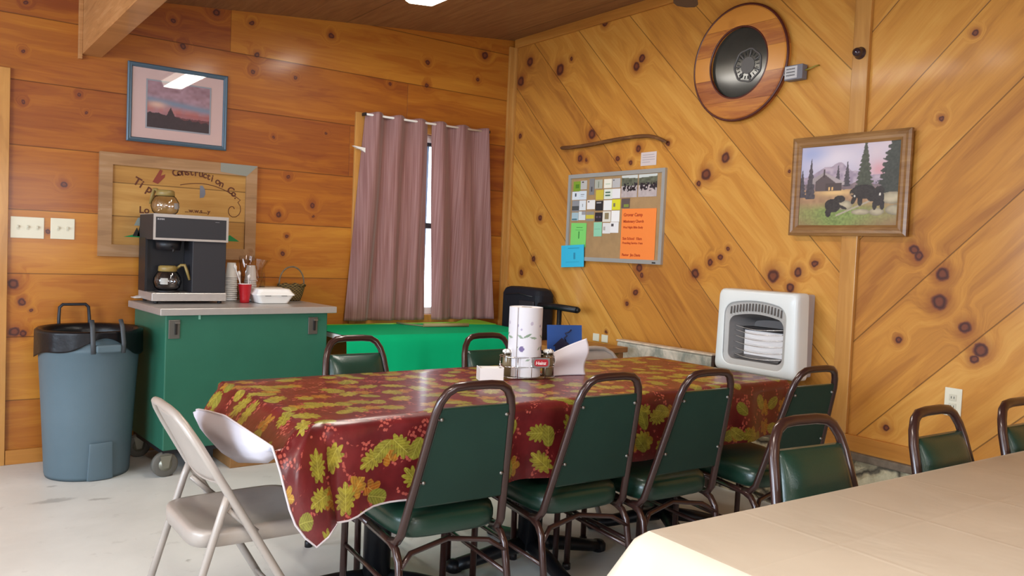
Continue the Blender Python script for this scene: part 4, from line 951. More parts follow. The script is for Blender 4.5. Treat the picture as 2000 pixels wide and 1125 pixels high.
# left end: drops to a fold, then turns up like a cuff and shows its backing
def leftprof(y, fold, hem):
    e = (TX0, min(max(y, TY0+.02), TY1-.02), Z0); pr = []
    for k in range(NS):
        s = k/(NS-1)
        if s <= .5: f = s/.5; p = lerp(e, fold, f); p = (p[0]+.004, p[1], p[2]+.018*math.sin(PI*f))
        else: f = (s-.5)/.5; p = lerp(fold, hem, f); p = (p[0]-.020*math.sin(PI*f), p[1], p[2])
        pr.append(p)
    return pr, [(TX0-.30*k/(NS-1), y) for k in range(NS)]
hems = [(-2.93, (-2.905,-2.985,.688), (-2.928,-2.990,.712)), (-2.88, (-2.910,-2.90,.642), (-2.948,-2.91,.728)), (-2.66, (-2.915,-2.66,.588), (-2.955,-2.66,.738)), (-2.50, (-2.915,-2.50,.582), (-2.955,-2.50,.722)), (-2.38, (-2.912,-2.38,.598), (-2.950,-2.37,.704)), (-2.30, (-2.912,-2.32,.635), (-2.940,-2.305,.690)), (-2.16, (-2.905,-2.23,.66), (-2.915,-2.23,.672))]
for i in range(0, 33):
    y = -2.93+(.77)*i/32
    for (a, h1, i1), (b, h2, i2) in zip(hems, hems[1:]):
        if a <= y <= b+1e-6:
            f = (y-a)/(b-a); sta.append(leftprof(y, lerp(h1, h2, f), lerp(i1, i2, f))); break
# far-left corner, far side, right side
for i in range(1, 8):
    a = PI-(PI/2)*i/8; sta.append(hang(TX0, TY1, math.cos(a), math.sin(a), .16+.02*math.sin(i), .02, .03))
for i in range(30): sta.append(hang(TX0+.02+(TX1-TX0-.04)*i/29, TY1, 0, 1, .17, .008*math.sin(i*1.3), .015))
for i in range(1, 8):
    a = PI/2-(PI/2)*i/8; sta.append(hang(TX1, TY1, math.cos(a), math.sin(a), .22, .02, .02))
for i in range(16): sta.append(hang(TX1, TY1-.02-(TY1-TY0-.04)*i/15, 1, 0, .20, .008*math.sin(i*1.1), .015))
for i in range(1, 8):
    a = 0-(PI/2)*i/8; sta.append(hang(TX1, TY0, math.cos(a), math.sin(a), .24, .02, .02))
mb = MB(); vs = []; uvs = []
for pr, uu in sta: vs += pr; uvs += uu
ns = len(sta); fs = [(i*NS+k, i*NS+k+1, ((i+1) % ns)*NS+k+1, ((i+1) % ns)*NS+k) for i in range(ns) for k in range(NS-1)]
mb.add(vs, fs, True, uvs)
ctr = len(mb.v); edge = [i*NS for i in range(ns)]
# inner ring + centre for the top
inner = []
for i in edge:
    x, y, z = mb.v[i]; xi, yi = min(max(x, TX0+.06), TX1-.06), min(max(y, TY0+.06), TY1-.06); inner.append((xi, yi, Z0+.0))
mb.add(inner, [(edge[i]-ctr, i, (i+1) % ns, edge[(i+1) % ns]-ctr) for i in range(ns)], True, [(a, b) for a, b, c in inner])
# fix indices: faces above were offset by ctr already
mb.f.append(tuple(ctr+i for i in range(ns))); mb.sm.append(True)
cl = mb.build('tablecloth', m_leaf, flip=False)
import bmesh
b_ = bmesh.new(); b_.from_mesh(cl.data); bmesh.ops.remove_doubles(b_, verts=b_.verts, dist=.0004); bmesh.ops.recalc_face_normals(b_, faces=b_.faces)
tot = sum(f.normal.z*f.calc_area() for f in b_.faces)
if tot < 0: bmesh.ops.reverse_faces(b_, faces=b_.faces)
b_.to_mesh(cl.data); b_.free()
tag(cl, 'maroon vinyl tablecloth printed with autumn leaves on the long table', 'tablecloth')
# hem piping along the near-left corner and the folded flap
mb = MB(); mb.tube([sta[i][0][-1] for i in range(58, n+1+len(CO)+33)], .0032, 6); mb.build('hem_piping', simple('white_piping', '#c7bcbf', .6), cl)

# ------------------------------------------------------------------ tan table
t = thing('dining_table', 'near table under the plain tan cloth', 'table', (0, 0, 0))
ux_, uy_ = Vector((math.cos(-.037), math.sin(-.037), 0)), Vector((math.sin(.037), math.cos(-.037), 0)); O_ = Vector((-2.59, -4.075, 0))
def tp(a, b, z): v = O_+ux_*a-uy_*b; return (v.x, v.y, z)
mb = MB(); mb.hexa([tp(.01,.74,.712), tp(2.39,.74,.712), tp(2.39,.01,.712), tp(.01,.01,.712), tp(.01,.74,.740), tp(2.39,.74,.740), tp(2.39,.01,.740), tp(.01,.01,.740)]); mb.build('tabletop', simple('laminate_top_two', '#6b4a2c', .4), t)
for a in (.30, 1.27, 2.1):
    c_ = tp(a, .55, 0); mb = MB(); mb.lathe([(.045,.0),(.045,.712)], c_, 16); p = mb.build('pedestal', m_blackiron, t)
    for k in range(4):
        an = k*PI/2; mb = MB(); mb.tube([(c_[0], c_[1], .06), (c_[0]+math.cos(an)*.22, c_[1]+math.sin(an)*.22, .03)], .026, 8); mb.build('base_foot', m_blackiron, p)
def tan_mat():
    N = NT('tan_tablecloth_vinyl'); P = N.pos(); sp = N.n('ShaderNodeSeparateXYZ'); N.l(P, sp.inputs[0])
    n = N.noise(P, 3, 4, .55, .5); N.l(N.mix(N.mr(n, .3, .7), lin('#c2b6a5'), lin('#cdc1af')), N.b.inputs['Base Color']); N.b.inputs['Roughness'].default_value = .5
    # fold creases left from packing
    def crease(c, off, per): 
        f = N.math('FRACT', N.math('DIVIDE', N.math('ADD', c, off), per)); return N.mr(N.math('ABSOLUTE', N.math('SUBTRACT', f, .5)), 0, .006/per*1.5, 1, 0)
    cr = N.math('MAXIMUM', crease(sp.outputs[0], .08, .30), crease(N.math('ADD', sp.outputs[1], N.math('MULTIPLY', sp.outputs[0], .037)), .02, .25))
    h = N.math('ADD', N.math('MULTIPLY', cr, .09), N.math('MULTIPLY', N.noise(P, 5, 3, .5, .5), 1.0)); N.bump(h, .38, .012); return N.m
st2 = []
def hang2(a, b, na, nb, L, wv=0, fl=.03):
    pr = []
    for k in range(9):
        s = L*k/8; o = min(s, .012)+fl*(s/.2)*.5+wv*(s/.2); z = .7505-max(0, s-.006); pr.append(tp(a+na*o, b+nb*o, z))
    return pr
for i in range(61): st2.append(hang2(.02+2.36*i/60, 0, 0, -1, .13, .006*math.sin(i*.9)))
for i in range(1, 8): st2.append(hang2(2.40, 0, math.sin(PI/2*i/8), -math.cos(PI/2*i/8), .18, .02))
for i in range(20): st2.append(hang2(2.40, .02+.71*i/19, 1, 0, .16))
for i in range(1, 8): st2.append(hang2(2.40, .75, math.cos(PI/2*i/8), math.sin(PI/2*i/8), .18, .02))
for i in range(61): st2.append(hang2(2.38-2.36*i/60, .75, 0, 1, .15, .006*math.sin(i*.8)))
for i in range(1, 8): st2.append(hang2(0, .75, -math.sin(PI/2*i/8), math.cos(PI/2*i/8), .18, .02))
for i in range(24): st2.append(hang2(0, .73-.71*i/23, -1, 0, .20, .012*math.sin(i*.7)+.05))
for i in range(1, 8): st2.append(hang2(0, 0, -math.cos(PI/2*i/8), -math.sin(PI/2*i/8), .14+.06*(1-i/8)+.05*math.sin(PI*i/8), .05+.06*math.sin(PI*i/8)))
mb = MB(); ns = len(st2); vs = [p for pr in st2 for p in pr]
mb.add(vs, [(i*9+k, i*9+k+1, ((i+1) % ns)*9+k+1, ((i+1) % ns)*9+k) for i in range(ns) for k in range(8)], True)
mb.f.append(tuple(i*9 for i in range(ns))); mb.sm.append(True)
tag(mb.build('tablecloth', tan_mat()), 'plain tan vinyl tablecloth with fold creases on the near table', 'tablecloth')

# ------------------------------------------------------------------ things on the leaf-print table
TT = .7535
cad = thing('condiment_caddy', 'chrome wire condiment caddy with a red label on the leaf-print table', 'caddy', (-1.655, -2.465, TT), -.32)
def stad(w, d, z, n=40): # stadium loop
    return [(math.copysign(1, math.cos(2*PI*k/n))*(w/2-d/2)*1.0+(d/2)*math.cos(2*PI*k/n) if abs(math.cos(2*PI*k/n)) > 1e-6 else 0, (d/2)*math.sin(2*PI*k/n), z) for k in range(n)]
mb = MB()
for z in (.004, .048, .088): mb.tube(stad(.235, .115, z), .0024, 6, closed=True)
for a, b in ((-.06,-.0575), (.0,-.0575), (.06,-.0575), (-.06,.0575), (.0,.0575), (.06,.0575), (-.1175,0), (.1175,0)): mb.tube([(a, b, .004), (a, b, .088)], .0022, 6)
for x in (-.10, .085): mb.tube([(x-.012, -.045, .088), (x-.012, -.045, .105), (x-.008, -.045, .118), (x, -.045, .123), (x+.008, -.045, .118), (x+.012, -.045, .105), (x+.012, -.045, .088)], .0022, 6)
for k in (-.04, -.02, 0, .02, .04): mb.tube([(-.11, k, .004), (.11, k, .004)], .0018, 6)
mb.build('wire_rack', m_chrome, cad)
mb = loft([(rrect(.074,.040,.012,5,.038,.068), .062), (rrect(.074,.040,.012,5,.038,.068), .067)], lambda p, d: (p[0], -d, p[1])); mb.build('name_plate', simple('grey_plate', '#7d7672', .4), cad)
mb = loft([(rrect(.060,.028,.010,5,.038,.068), .0672), (rrect(.060,.028,.010,5,.038,.068), .0680)], lambda p, d: (p[0], -d, p[1])); np_ = mb.build('red_label', simple('red_label', '#b01f2c', .4), cad)
join_text('label_lettering', [('Heinz', .019, (.013, -.0684, .061), (1,0,0), (.15,0,1))], simple('white_print', '#f0dcd6', .5), cad)
for dx, lb in ((-.085, 'glass shaker with white lid at the left end of the wire caddy'), (.092, 'glass shaker with white lid at the right end of the wire caddy')):
    c_, s_ = math.cos(-.32), math.sin(-.32); sh = thing('glass_shaker', lb, 'shaker', (-1.655+c_*dx, -2.465+s_*dx, TT+.007), 0, 'glass shakers in the wire caddy')
    MB().lathe([(.0,.0),(.022,.001),(.023,.05),(.021,.085),(.020,.088)], (0,0,0), 24).build('jar', simple('cloudy_glass', '#8c7a5c', .15, trans=.35), sh)
    MB().lathe([(.021,.086),(.021,.097)], (0,0,0), 24).build('lid_band', simple('dark_band', '#4a4030', .4, .3), sh)
    MB().lathe([(.023,.096),(.023,.103),(.016,.108),(0,.109)], (0,0,0), 24).build('lid', simple('white_lid', '#f0ece4', .4), sh)
# paper towel roll, printed
m_towel = vc_mat('printed_paper_towel', .9)
tw = thing('paper_towel_roll', 'white paper towel roll printed with lavender flowers, standing in the wire caddy', 'paper towel roll', (-1.662, -2.455, TT+.007))
def towel_col(a, z):
    c = L3('#d9d5d8').copy()
    def leaf(a0, z0, la, lw, rot, col):
        nonlocal c
        da, dz = (a-a0)*.07, z-z0; p = da*math.cos(rot)+dz*math.sin(rot); q = -da*math.sin(rot)+dz*math.cos(rot)
        if abs(p) < la and abs(q) < lw*(1-(p/la)**2): c = L3(col)
    for k in range(4):
        a0 = -PI+k*PI/2+.3
        leaf(a0+.35, .17, .022, .005, .45, '#7d9078'); leaf(a0-.1, .165, .016, .005, -.5, '#8a9a84'); leaf(a0+.75, .162, .018, .005, -.15, '#8a9a84')
        leaf(a0+.0, .115, .013, .013, 0, '#75678f'); leaf(a0-.35, .118, .012, .004, .6, '#8fa08c'); leaf(a0-.3, .21, .006, .006, 0, '#a79bb4'); leaf(a0-.05, .195, .005, .005, 0, '#a79bb4'); leaf(a0+.6, .22, .008, .008, 0, '#b9aebc'); leaf(a0+.4, .07, .011, .004, .3, '#8fa08c'); leaf(a0-.4, .075, .007, .010, 0, '#a79bb4')
    return c
NA, NZ = 150, 110; vs = []; cols = []
for j in range(NZ):
    for i in range(NA):
        a = -PI+2*PI*i/(NA-1); r_ = .066+.006*(i/(NA-1)); z = .285*j/(NZ-1); vs.append((r_*math.cos(a+.4), r_*math.sin(a+.4), z)); cols.append(towel_col(a, z))
fs = [(j*NA+i, j*NA+i+1, (j+1)*NA+i+1, (j+1)*NA+i) for j in range(NZ-1) for i in range(NA-1)]
me = bpy.data.meshes.new('sheet_roll'); me.from_pydata(vs, [], fs); ca = me.color_attributes.new('Col', 'FLOAT_COLOR', 'POINT')
arr = np.ones((len(vs), 4), dtype=np.float32); arr[:, :3] = np.array(cols); ca.data.foreach_set('color', arr.ravel()); me.materials.append(m_towel)
me.polygons.foreach_set('use_smooth', [True]*len(me.polygons)); o = bpy.data.objects.new('printed_sheets', me); C.objects.link(o); o.parent = tw
mt = simple('towel_white', '#dcd8da', .9)
mb = MB(); mb.lathe([(.021,.002),(.066,.002),(.066,.284),(.021,.284),(.021,.002)], (0,0,0), 40, smooth=False); mb.f = mb.f[:-1]; mb.build('roll', mt, tw)
mb = MB(); mb.lathe([(.0185,0),(.0215,0),(.0215,.285),(.0185,.285)], (0,0,0), 24); mb.f = mb.f[:-2]; mb.sm = mb.sm[:-2]; mb.build('cardboard_core', simple('core_card', '#9c8a72', .8), tw)
# sugar packet holder
sg = thing('sugar_holder', 'small white ceramic sugar packet holder left of the wire caddy', 'sugar holder', (-1.848, -2.475, TT), -.40)
mb = MB()
for lo, hi in (((-.048,-.03,0),(.048,.03,.004)), ((-.050,-.032,0),(.050,-.028,.052)), ((-.050,.028,0),(.050,.032,.052)), ((-.050,-.032,0),(-.046,.032,.055)), ((.046,-.032,0),(.050,.032,.055))): mb.box(lo, hi)
mb.build('holder', simple('white_ceramic', '#e3dcd8', .25), sg, bevel=.002)
mb = MB()
for k in range(6): mb.box((-.042, -.024+.008*k, .006), (.030+.003*(k % 3), -.019+.008*k, .050+.003*(k % 2)))
mb.build('packets', simple('paper_packets', '#e9e3dc', .8), sg)
# blue menu and white papers
bm = thing('menu_booklet', 'blue booklet with a cabin and smoke drawing, standing behind white papers', 'booklet', (-1.333, -2.33, TT), -.30)
mb = MB(); mb.hexa([(-.085,0,0),(.085,0,0),(.085,.004,0),(-.085,.004,0),(-.085,.025,.195),(.085,.025,.195),(.085,.029,.195),(-.085,.029,.195)]); mb.build('cover', simple('blue_cover', '#1f4f9c', .5), bm)
mb = MB(); S = lambda x, z: (x, .025*z/.195-.0012, z)
def flat(poly): mb.add([S(*p) for p in poly]+[(S(*p)[0], S(*p)[1]+.002, S(*p)[2]) for p in poly], [tuple(range(len(poly))), tuple(reversed(range(len(poly), 2*len(poly))))])
flat([(-.060,.100),(-.015,.138),(.030,.104),(.020,.100),(.020,.080),(-.048,.080),(-.048,.100)]); mb.build('cabin_drawing', simple('navy_print', '#141c3f', .5), bm)
mb = MB(); mb.tube([S(.005,.122), S(-.002,.138), S(.010,.148), S(.002,.158), S(.020,.164), S(.032,.174)], .0035, 6); mb.build('smoke_drawing', simple('navy_print_two', '#141c3f', .5), bm)
pp = thing('paper_sheets', 'curled white papers standing in front of the blue booklet', 'papers', (-1.452, -2.50, TT), -.12)
def pf(a, b):
    x = -.085+.172*a; z = (.098+.060*a)*b; y = .016*math.sin(b*2.2*PI+.3)*.6+.010*math.sin(a*PI)
    return (x-.004*math.sin(b*PI*2), y, z)
mb = MB(); mb.grid(pf, 20, 24); mb.build('front_sheet', simple('white_paper', '#d9d2d6', .7), pp, solid=.0012)
mb = MB(); mb.grid(lambda a, b: tuple(Vector(pf(a, b))+Vector((.004, .010, -.004*b))), 20, 24); mb.build('rear_sheet', simple('white_paper', '#d9d2d6', .7), pp, solid=.0012)
mb = MB(); mb.box((-.06, .025, 0), (.06, .045, .006)); mb.tube([(-.055,.03,.004),(-.065,.028,.05),(-.055,.03,.09),(.05,.03,.09)], .003, 6); mb.build('holder', m_black, pp)

# ------------------------------------------------------------------ serving cart
cart = thing('serving_cart', 'green steel serving cart on casters with stainless top', 'cart', (-2.668, -.672, 0), .060)
mb = MB(); mb.box((.025, .03, .142), (.955, .592, .862)); mb.build('body', m_greenpaint, cart, bevel=.006)
mb = MB(); mb.box((-.01, 0, .862), (1.0, .60, .900)); mb.build('countertop', m_counter, cart, bevel=.004)
mb = MB(); mb.box((.03, .04, .12), (.95, .585, .142)); mb.build('underframe', m_black, cart)
for x in (.04, .83):
    mb = MB(); mb.box((x, .022, .738), (x+.058, .030, .838)); o = mb.build('latch', simple('latch_plate', '#77756e', .4, .8), cart, bevel=.002)
    MB().box((x+.030, .012, .760), (x+.042, .022, .825)).build('latch_lever', simple('dark_lever', '#26221f', .5, .4), o, bevel=.002)
    MB().box((x+.030, .010, .818), (x+.054, .020, .826)).build('latch_hook', m_steel, o)
mb = MB(); mb.box((.195, .024, .838), (.205, .030, .862)); mb.build('tape_tab', simple('pale_tab', '#7aa894', .6), cart)
m_rub = simple('grey_rubber_wheel', '#5d5a53', .6); m_zinc = simple('zinc_fork', '#8b887a', .4, .6)
for (x, y) in ((.045, .055), (.89, .055), (.045, .54), (.89, .54)):
    mb = MB(); mb.lathe([(.030,-.016),(.060,-.016),(.067,-.010),(.067,.010),(.060,.016),(.030,.016)], (x, y, .067), 32, 'y'); o = mb.build('caster', m_rub, cart)
    MB().lathe([(0,-.020),(.034,-.018),(.034,.018),(0,.020)], (x, y, .067), 24, 'y').build('hub', m_zinc, o)
    mb = MB(); mb.prism([(x-.03,.12),(x+.03,.12),(x+.014,.05),(x-.014,.05)], y-.026, y-.022); mb.prism([(x-.03,.12),(x+.03,.12),(x+.014,.05),(x-.014,.05)], y+.022, y+.026); mb.box((x-.03, y-.026, .116), (x+.03, y+.026, .122)); mb.build('fork', m_zinc, o)
bxc = thing('cardboard_box', 'low brown cardboard box on the floor under the green cart', 'box', (-2.28, -.615, 0), .02)
mb = MB(); mb.box((0, 0, 0), (.44, .30, .092)); mb.build('carton', simple('brown_cardboard', '#8c6438', .8, noise=.1), bxc, bevel=.003)
mb = MB(); 
for lo, hi in (((.14,-.001,.05),(.25,0,.052)), ((.14,-.001,.068),(.25,0,.070)), ((.14,-.001,.05),(.142,0,.07)), ((.248,-.001,.05),(.25,0,.07))): mb.box(lo, hi)
for k in range(7): mb.box((.149+.014*k, -.001, .055), (.157+.014*k, 0, .065))
mb.build('printed_mark', m_ink, bxc)
# coffee maker
CZ = .902
cm = thing('coffee_maker', 'black and stainless commercial coffee maker on the green cart', 'coffee maker', (-2.655, -.372, CZ), .02)
W = .408
m_blk = simple('black_textured_panel', '#28272b', .5, bump=.15, bscale=300)
mb = MB(); mb.box((0, 0, .014), (W, .30, .060)); mb.build('base', m_counter, cm, bevel=.004)
for x in (.03, W-.03):
    for y in (.03, .27): MB().lathe([(.012,0),(.012,.014)], (x, y, 0), 12).build('foot', m_black, cm)
mb = MB(); mb.box((.215, .012, .060), (W-.004, .295, .36)); mb.build('tank_housing', m_blk, cm, bevel=.004)
mb = MB(); mb.box((.0, .17, .060), (.215, .295, .36)); mb.build('rear_housing', m_black, cm, bevel=.002)
mb = MB(); mb.box((-.002, .15, .060), (.010, .295, .36)); mb.build('side_panel', m_black, cm)
mb = MB(); mb.box((.0, .0, .352), (W, .30, .492)); hd = mb.build('head', m_blk, cm, bevel=.004)
fr_ = MB()
for lo, hi in (((0,-.004,.352),(W,.0,.364)), ((0,-.004,.478),(W,.0,.492)), ((0,-.004,.364),(.012,.0,.478)), ((W-.012,-.004,.364),(W,.0,.478)), ((0,-.004,.492),(W,.30,.496))): fr_.box(lo, hi)
fr_.build('steel_trim', m_counter, cm)
mb = MB(); mb.box((.012, -.003, .364), (W-.012, .001, .478)); mb.build('front_panel', m_blk, hd, bevel=.001)
join_text('maker_lettering', [('BUNN', .013, (.020, -.0036, .462), (1,0,0), (0,0,1)), ('--------', .009, (W-.075, -.0036, .462), (1,0,0), (0,0,1))], simple('pale_lettering', '#a9a4a6', .5), cm)
mb = MB(); mb.lathe([(.062,.0),(.070,.055)], (.105, .09, .297), 32); mb.tube([(.105,.03,.315), (.105,-.012,.300), (.105,-.012,.285)], .006, 8); mb.build('brew_funnel', m_black, cm)
mb = MB(); mb.lathe([(.066,0),(.066,.010)], (.105, .095, .060), 32); mb.build('warmer_plate', m_black, cm)
# carafes
m_tan = simple('tan_plastic_collar', '#8a7440', .4); m_coffee = simple('coffee', '#20130c', .2)
m_caraf = thin_glass('carafe_glass', (.93,.92,.91,1), 3.5)
def carafe(root, hang_dir=1):
    MB().lathe([(.0,.002),(.05,.001),(.066,.015),(.075,.045),(.072,.070),(.056,.098),(.043,.110),(.043,.112),(.054,.098),(.069,.070),(.0725,.045),(.063,.016),(.048,.004),(0,.004)], (0,0,0), 40).build('glass_body', m_caraf, root)
    MB().lathe([(.044,.104),(.050,.108),(.048,.132),(.040,.138),(0,.138)], (0,0,0), 32).build('collar', m_tan, root)
    mb = MB(); mb.tube([(.045,-.012,.122), (.066,-.022,.142), (.084,-.030,.143), (.096,-.034,.110), (.110,-.040,.060)], [.008,.008,.009,.009,.007], 8, r2=.011); mb.build('handle', m_tan, root)
    mb = MB(); mb.grid(lambda a, b: (.0735*math.cos(-2.05+.55*(a-.5))*(1-.12*(b-.3)**2), .0735*math.sin(-2.05+.55*(a-.5))*(1-.12*(b-.3)**2), .035+.034*b), 10, 8); mb.build('round_label', simple('pale_glass_label', '#b9b5ae', .4), root, flip=False)
cf = thing('coffee_carafe', 'glass coffee carafe with tan handle on the warmer plate', 'carafe', (-2.655+.100, -.372+.085, CZ+.0715), 0, 'glass coffee carafes')
carafe(cf)
c2 = dup(cf, (-2.655+.085, -.372+.11, CZ+.494), 2.4, 'empty glass coffee carafe on top of the coffee maker', 'glass coffee carafes')
# red cup with stirrers
rc = thing('red_cup', 'red plastic cup beside the coffee maker', 'cup', (-2.12, -.30, CZ))
MB().lathe([(0,.001),(.027,.0),(.028,.02),(.0385,.108),(.040,.112),(.037,.111),(.026,.006),(0,.006)], (0,0,0), 32).build('cup_wall', simple('red_plastic', '#a8121c', .35), rc)
MB().lathe([(.0385,.109),(.0405,.111),(.0405,.114),(.037,.113)], (0,0,0), 32).build('rim', simple('white_rim', '#d9c4c0', .4), rc)
for k, (dx, dy, lx, ly, hh, lb) in enumerate(((-.005,.0,-.055,.0,.225,'white plastic spoon leaning left in the red cup'), (-.010,.008,-.030,.01,.185,'white plastic knife standing in the red cup'), (.010,.0,.022,.006,.165,'white plastic fork leaning right in the red cup'))):
    sp_ = MB(); sp_.tube([(dx*.5, dy*.5, .010), (dx+lx*.5, dy+ly*.5, hh*.55), (lx, ly, hh*.85)], .003, 6); sp_.tube([(lx, ly, hh*.83), (lx*1.12, ly, hh*.93), (lx*1.2, ly, hh)], [.004,.011,.005], 8, r2=.003)
    tt = tag(sp_.build('plastic_cutlery', simple('white_cutlery', '#dcd6d2', .35)), lb, 'cutlery', 'plastic cutlery in the red cup'); tt.location = (-2.12, -.30, CZ+.002)
# foam cup stacks in a clear bag
m_foam = simple('foam_cup', '#dedbd6', .5)
c0 = MB(); c0.lathe([(0,.001),(.026,.0),(.035,.084),(.0375,.088),(.0375,.092),(.034,.091),(.0245,.004),(0,.004)], (0,0,0), 28)
cup0 = c0.build('foam_cup', m_foam); k = 0
for sx, sy, cnt, nm in ((-2.035, -.14, 11, 'front'), (-2.14, -.10, 12, 'rear')):
    for i in range(cnt):
        o = cup0 if k == 0 else cup0.copy()
        if k: C.objects.link(o)
        o.rotation_euler = (PI, 0, 0); o.location = (sx+.001*math.sin(i*2), sy, CZ+.0925+.0125*i)
        tag(o, 'white foam cup nested upside down in the %s stack of the clear bag' % ('right' if nm == 'front' else 'left'), 'cup', 'foam cups in the %s stack' % ('right' if nm == 'front' else 'left')); k += 1
def bagf(a, b):
    an = 2*PI*a; z = .265*b; r_ = .068+.010*math.sin(3*an+b*4)+.007*math.sin(7*an+2); 
    if b > .8: r_ += .05*(b-.8)/.2*max(0, math.cos(an-.2))
    return (-2.03+r_*math.cos(an)*1.05, -.135+r_*math.sin(an)*.9, CZ+.001+z*(1+.05*math.sin(2*an)*b))
mb = MB(); mb.grid(bagf, 48, 20); tag(mb.build('plastic_bag', m_bagplastic, flip=False), 'clear plastic bag around the foam cup stacks', 'bag')
# takeout container
tk = thing('takeout_container', 'closed white foam takeout container on the front edge of the cart', 'takeout container', (-1.965, -.295, CZ), .03)
FZ = lambda p, d: (p[0], p[1], d)
def rsec(w, d, r): return rrect(w, d, r, 5)
loft([(rsec(.175,.150,.02), 0), (rsec(.180,.155,.02), .004), (rsec(.225,.20,.02), .048)], FZ).build('tray', m_white, tk, bevel=.002)
loft([(rsec(.238,.212,.02), .048), (rsec(.238,.212,.02), .054), (rsec(.215,.19,.02), .066), (rsec(.195,.17,.025), .084), (rsec(.180,.155,.025), .087)], FZ).build('lid', m_white, tk, bevel=.002)
mb = MB(); mb.box((-.07, -.106, .045), (-.035, -.103, .049)); mb.box((.03, -.106, .045), (.065, -.103, .049)); mb.build('latch_slots', simple('slot_grey', '#6a6660', .6), tk)
mb = MB(); mb.box((-.055, -.055, 0), (.055, .05, .012)); o = tag(mb.build('napkin_stack', simple('tan_napkins', '#a3896a', .9), bevel=.002), 'stack of brown napkins behind the takeout container', 'napkins'); o.location = (-1.895, -.105, CZ+.075)
mb = MB(); mb.box((-.06, -.06, 0), (.06, .055, .075)); o = tag(mb.build('napkin_box', simple('white_carton', '#b9a48c', .8), bevel=.003), 'low carton under the napkins behind the takeout container', 'box'); o.location = (-1.895, -.105, CZ)
# wicker basket
def wick():
    N = NT('wicker'); P = N.pos(); sp = N.n('ShaderNodeSeparateXYZ'); N.l(P, sp.inputs[0]); an = N.math('ARCTAN2', sp.outputs[1], sp.outputs[0])
    row = N.math('FLOOR', N.math('DIVIDE', sp.outputs[2], .009)); wv = N.math('SINE', N.math('ADD', N.math('MULTIPLY', an, 16.0), N.math('MULTIPLY', row, PI)))
    rr_ = N.math('SINE', N.math('MULTIPLY', sp.outputs[2], 2*PI/.009)); h = N.math('MULTIPLY', N.math('ADD', wv, 1.0), N.math('ABSOLUTE', rr_))
    N.l(N.mix(N.mr(h, .1, 1.4), lin('#3f2f18'), lin('#a08548')), N.b.inputs['Base Color']); N.b.inputs['Roughness'].default_value = .7; N.bump(h, .8, .004); return N.m
m_wick = wick()
bk = thing('wicker_basket', 'small oval wicker basket with hoop handle at the back of the cart', 'basket', (-1.765, -.125, CZ), .05)
MB().lathe([(0,.0),(.058,.0),(.070,.03),(.082,.075),(.088,.098),(.083,.098),(.076,.07),(.062,.03),(.052,.006),(0,.006)], (0,0,0), 40, sy=.8).build('bowl', m_wick, bk)
mb = MB(); mb.tube([(.087*math.cos(a*PI/20), .07*math.sin(a*PI/20), .100+.004*math.sin(a*1.3)) for a in range(40)], .006, 8, closed=True); mb.build('rim', m_wick, bk)
mb = MB(); mb.tube([(.084*math.cos(PI*i/20), 0, .09+.125*math.sin(PI*i/20)**.8 if 0 < i < 20 else .09) for i in range(21)], .005, 8); mb.build('hoop_handle', simple('grey_cane', '#6d5f4c', .7, noise=.3, nscale=60), bk)
mb = MB(); mb.grid(lambda a, b: (-.06+.12*a, -.045+.09*b, .012*math.sin(a*5)*math.sin(b*4)+.016), 8, 8); o = tag(mb.build('folded_napkins', simple('white_napkin', '#c9bfb4', .9), solid=.004), 'crumpled white napkins on the back left corner of the cart', 'napkins'); o.location = (-2.72+.085, -.09, CZ)

# ------------------------------------------------------------------ trash can
m_can = simple('slate_blue_plastic', '#566871', .5, 0, .4, noise=.05, nscale=4, bump=.08, bscale=120)
tc = thing('trash_can', 'slate blue round plastic trash can with black liner by the green cart', 'trash can', (-2.950, -.335, 0), .15)
mb = MB(); mb.lathe([(0,.012),(.185,.012),(.200,.0),(.205,.02),(.222,.35),(.240,.66),(.246,.665),(.246,.68),(.240,.69),(.243,.74),(.252,.742),(.252,.765),(.236,.765),(.205,.03),(0,.03)], (0,0,0), 64); mb.build('body', m_can, tc)
# moulded foot panel, front
mb = MB()
def foot(a, b):
    an = -PI/2-.02+(-.30+.60*a)*(1-.15*b); z = .004+.195*b; r_ = .2045+.05*z+.007; return (r_*math.cos(an), r_*math.sin(an), z)
mb.grid(foot, 14, 8); mb.build('foot_panel', m_can, tc, solid=.012, bevel=.004)
m_liner = simple('black_liner_bag', '#100f12', .34, 0, .35, bump=.6, bscale=14)
def liner(a, b):
    an = 2*PI*a; f = math.sin(an*9)*.5+math.sin(an*17+1)*.3+math.sin(an*5+2)*.5; drop = .115+.022*math.sin(an*2+2.2)+.012*math.sin(an*5)
    drop -= .055*math.exp(-((((an+PI/2+PI) % (2*PI))-PI)/.55)**2)
    if b < .5: g = b/.5; return ((.2575+.004*f*(1-g))*math.cos(an), (.2575+.004*f*(1-g))*math.sin(an), .772-drop*(1-g))
    g = (b-.5)/.5
    r_ = .2575-.038*min(1, g*7)-.035*g; z = .776-.38*max(0, g-.10)
    return ((r_+.006*f*g)*math.cos(an), (r_+.006*f*g)*math.sin(an), z+.01*math.sin(an*7)*g)
mb = MB(); mb.grid(liner, 160, 26); mb.build('liner_bag', m_liner, tc, solid=.001, flip=False)
mb = MB(); mb.grid(lambda a, b: (.17*b*math.cos(2*PI*a), .17*b*math.sin(2*PI*a), .52+.05*math.sin(a*19)*b+.04*math.sin(b*6)), 50, 8); mb.build('liner_fill', m_liner, tc, flip=False)
def arm(sy):
    mb = MB(); mb.tube([(-.078, sy*.250, .70), (-.078, sy*.258, .80), (-.074, sy*.262, .862), (-.058, sy*.262, .878), (.058, sy*.262, .878), (.074, sy*.262, .862), (.078, sy*.258, .80), (.078, sy*.250, .70)], .0085, 8, r2=.013); return mb
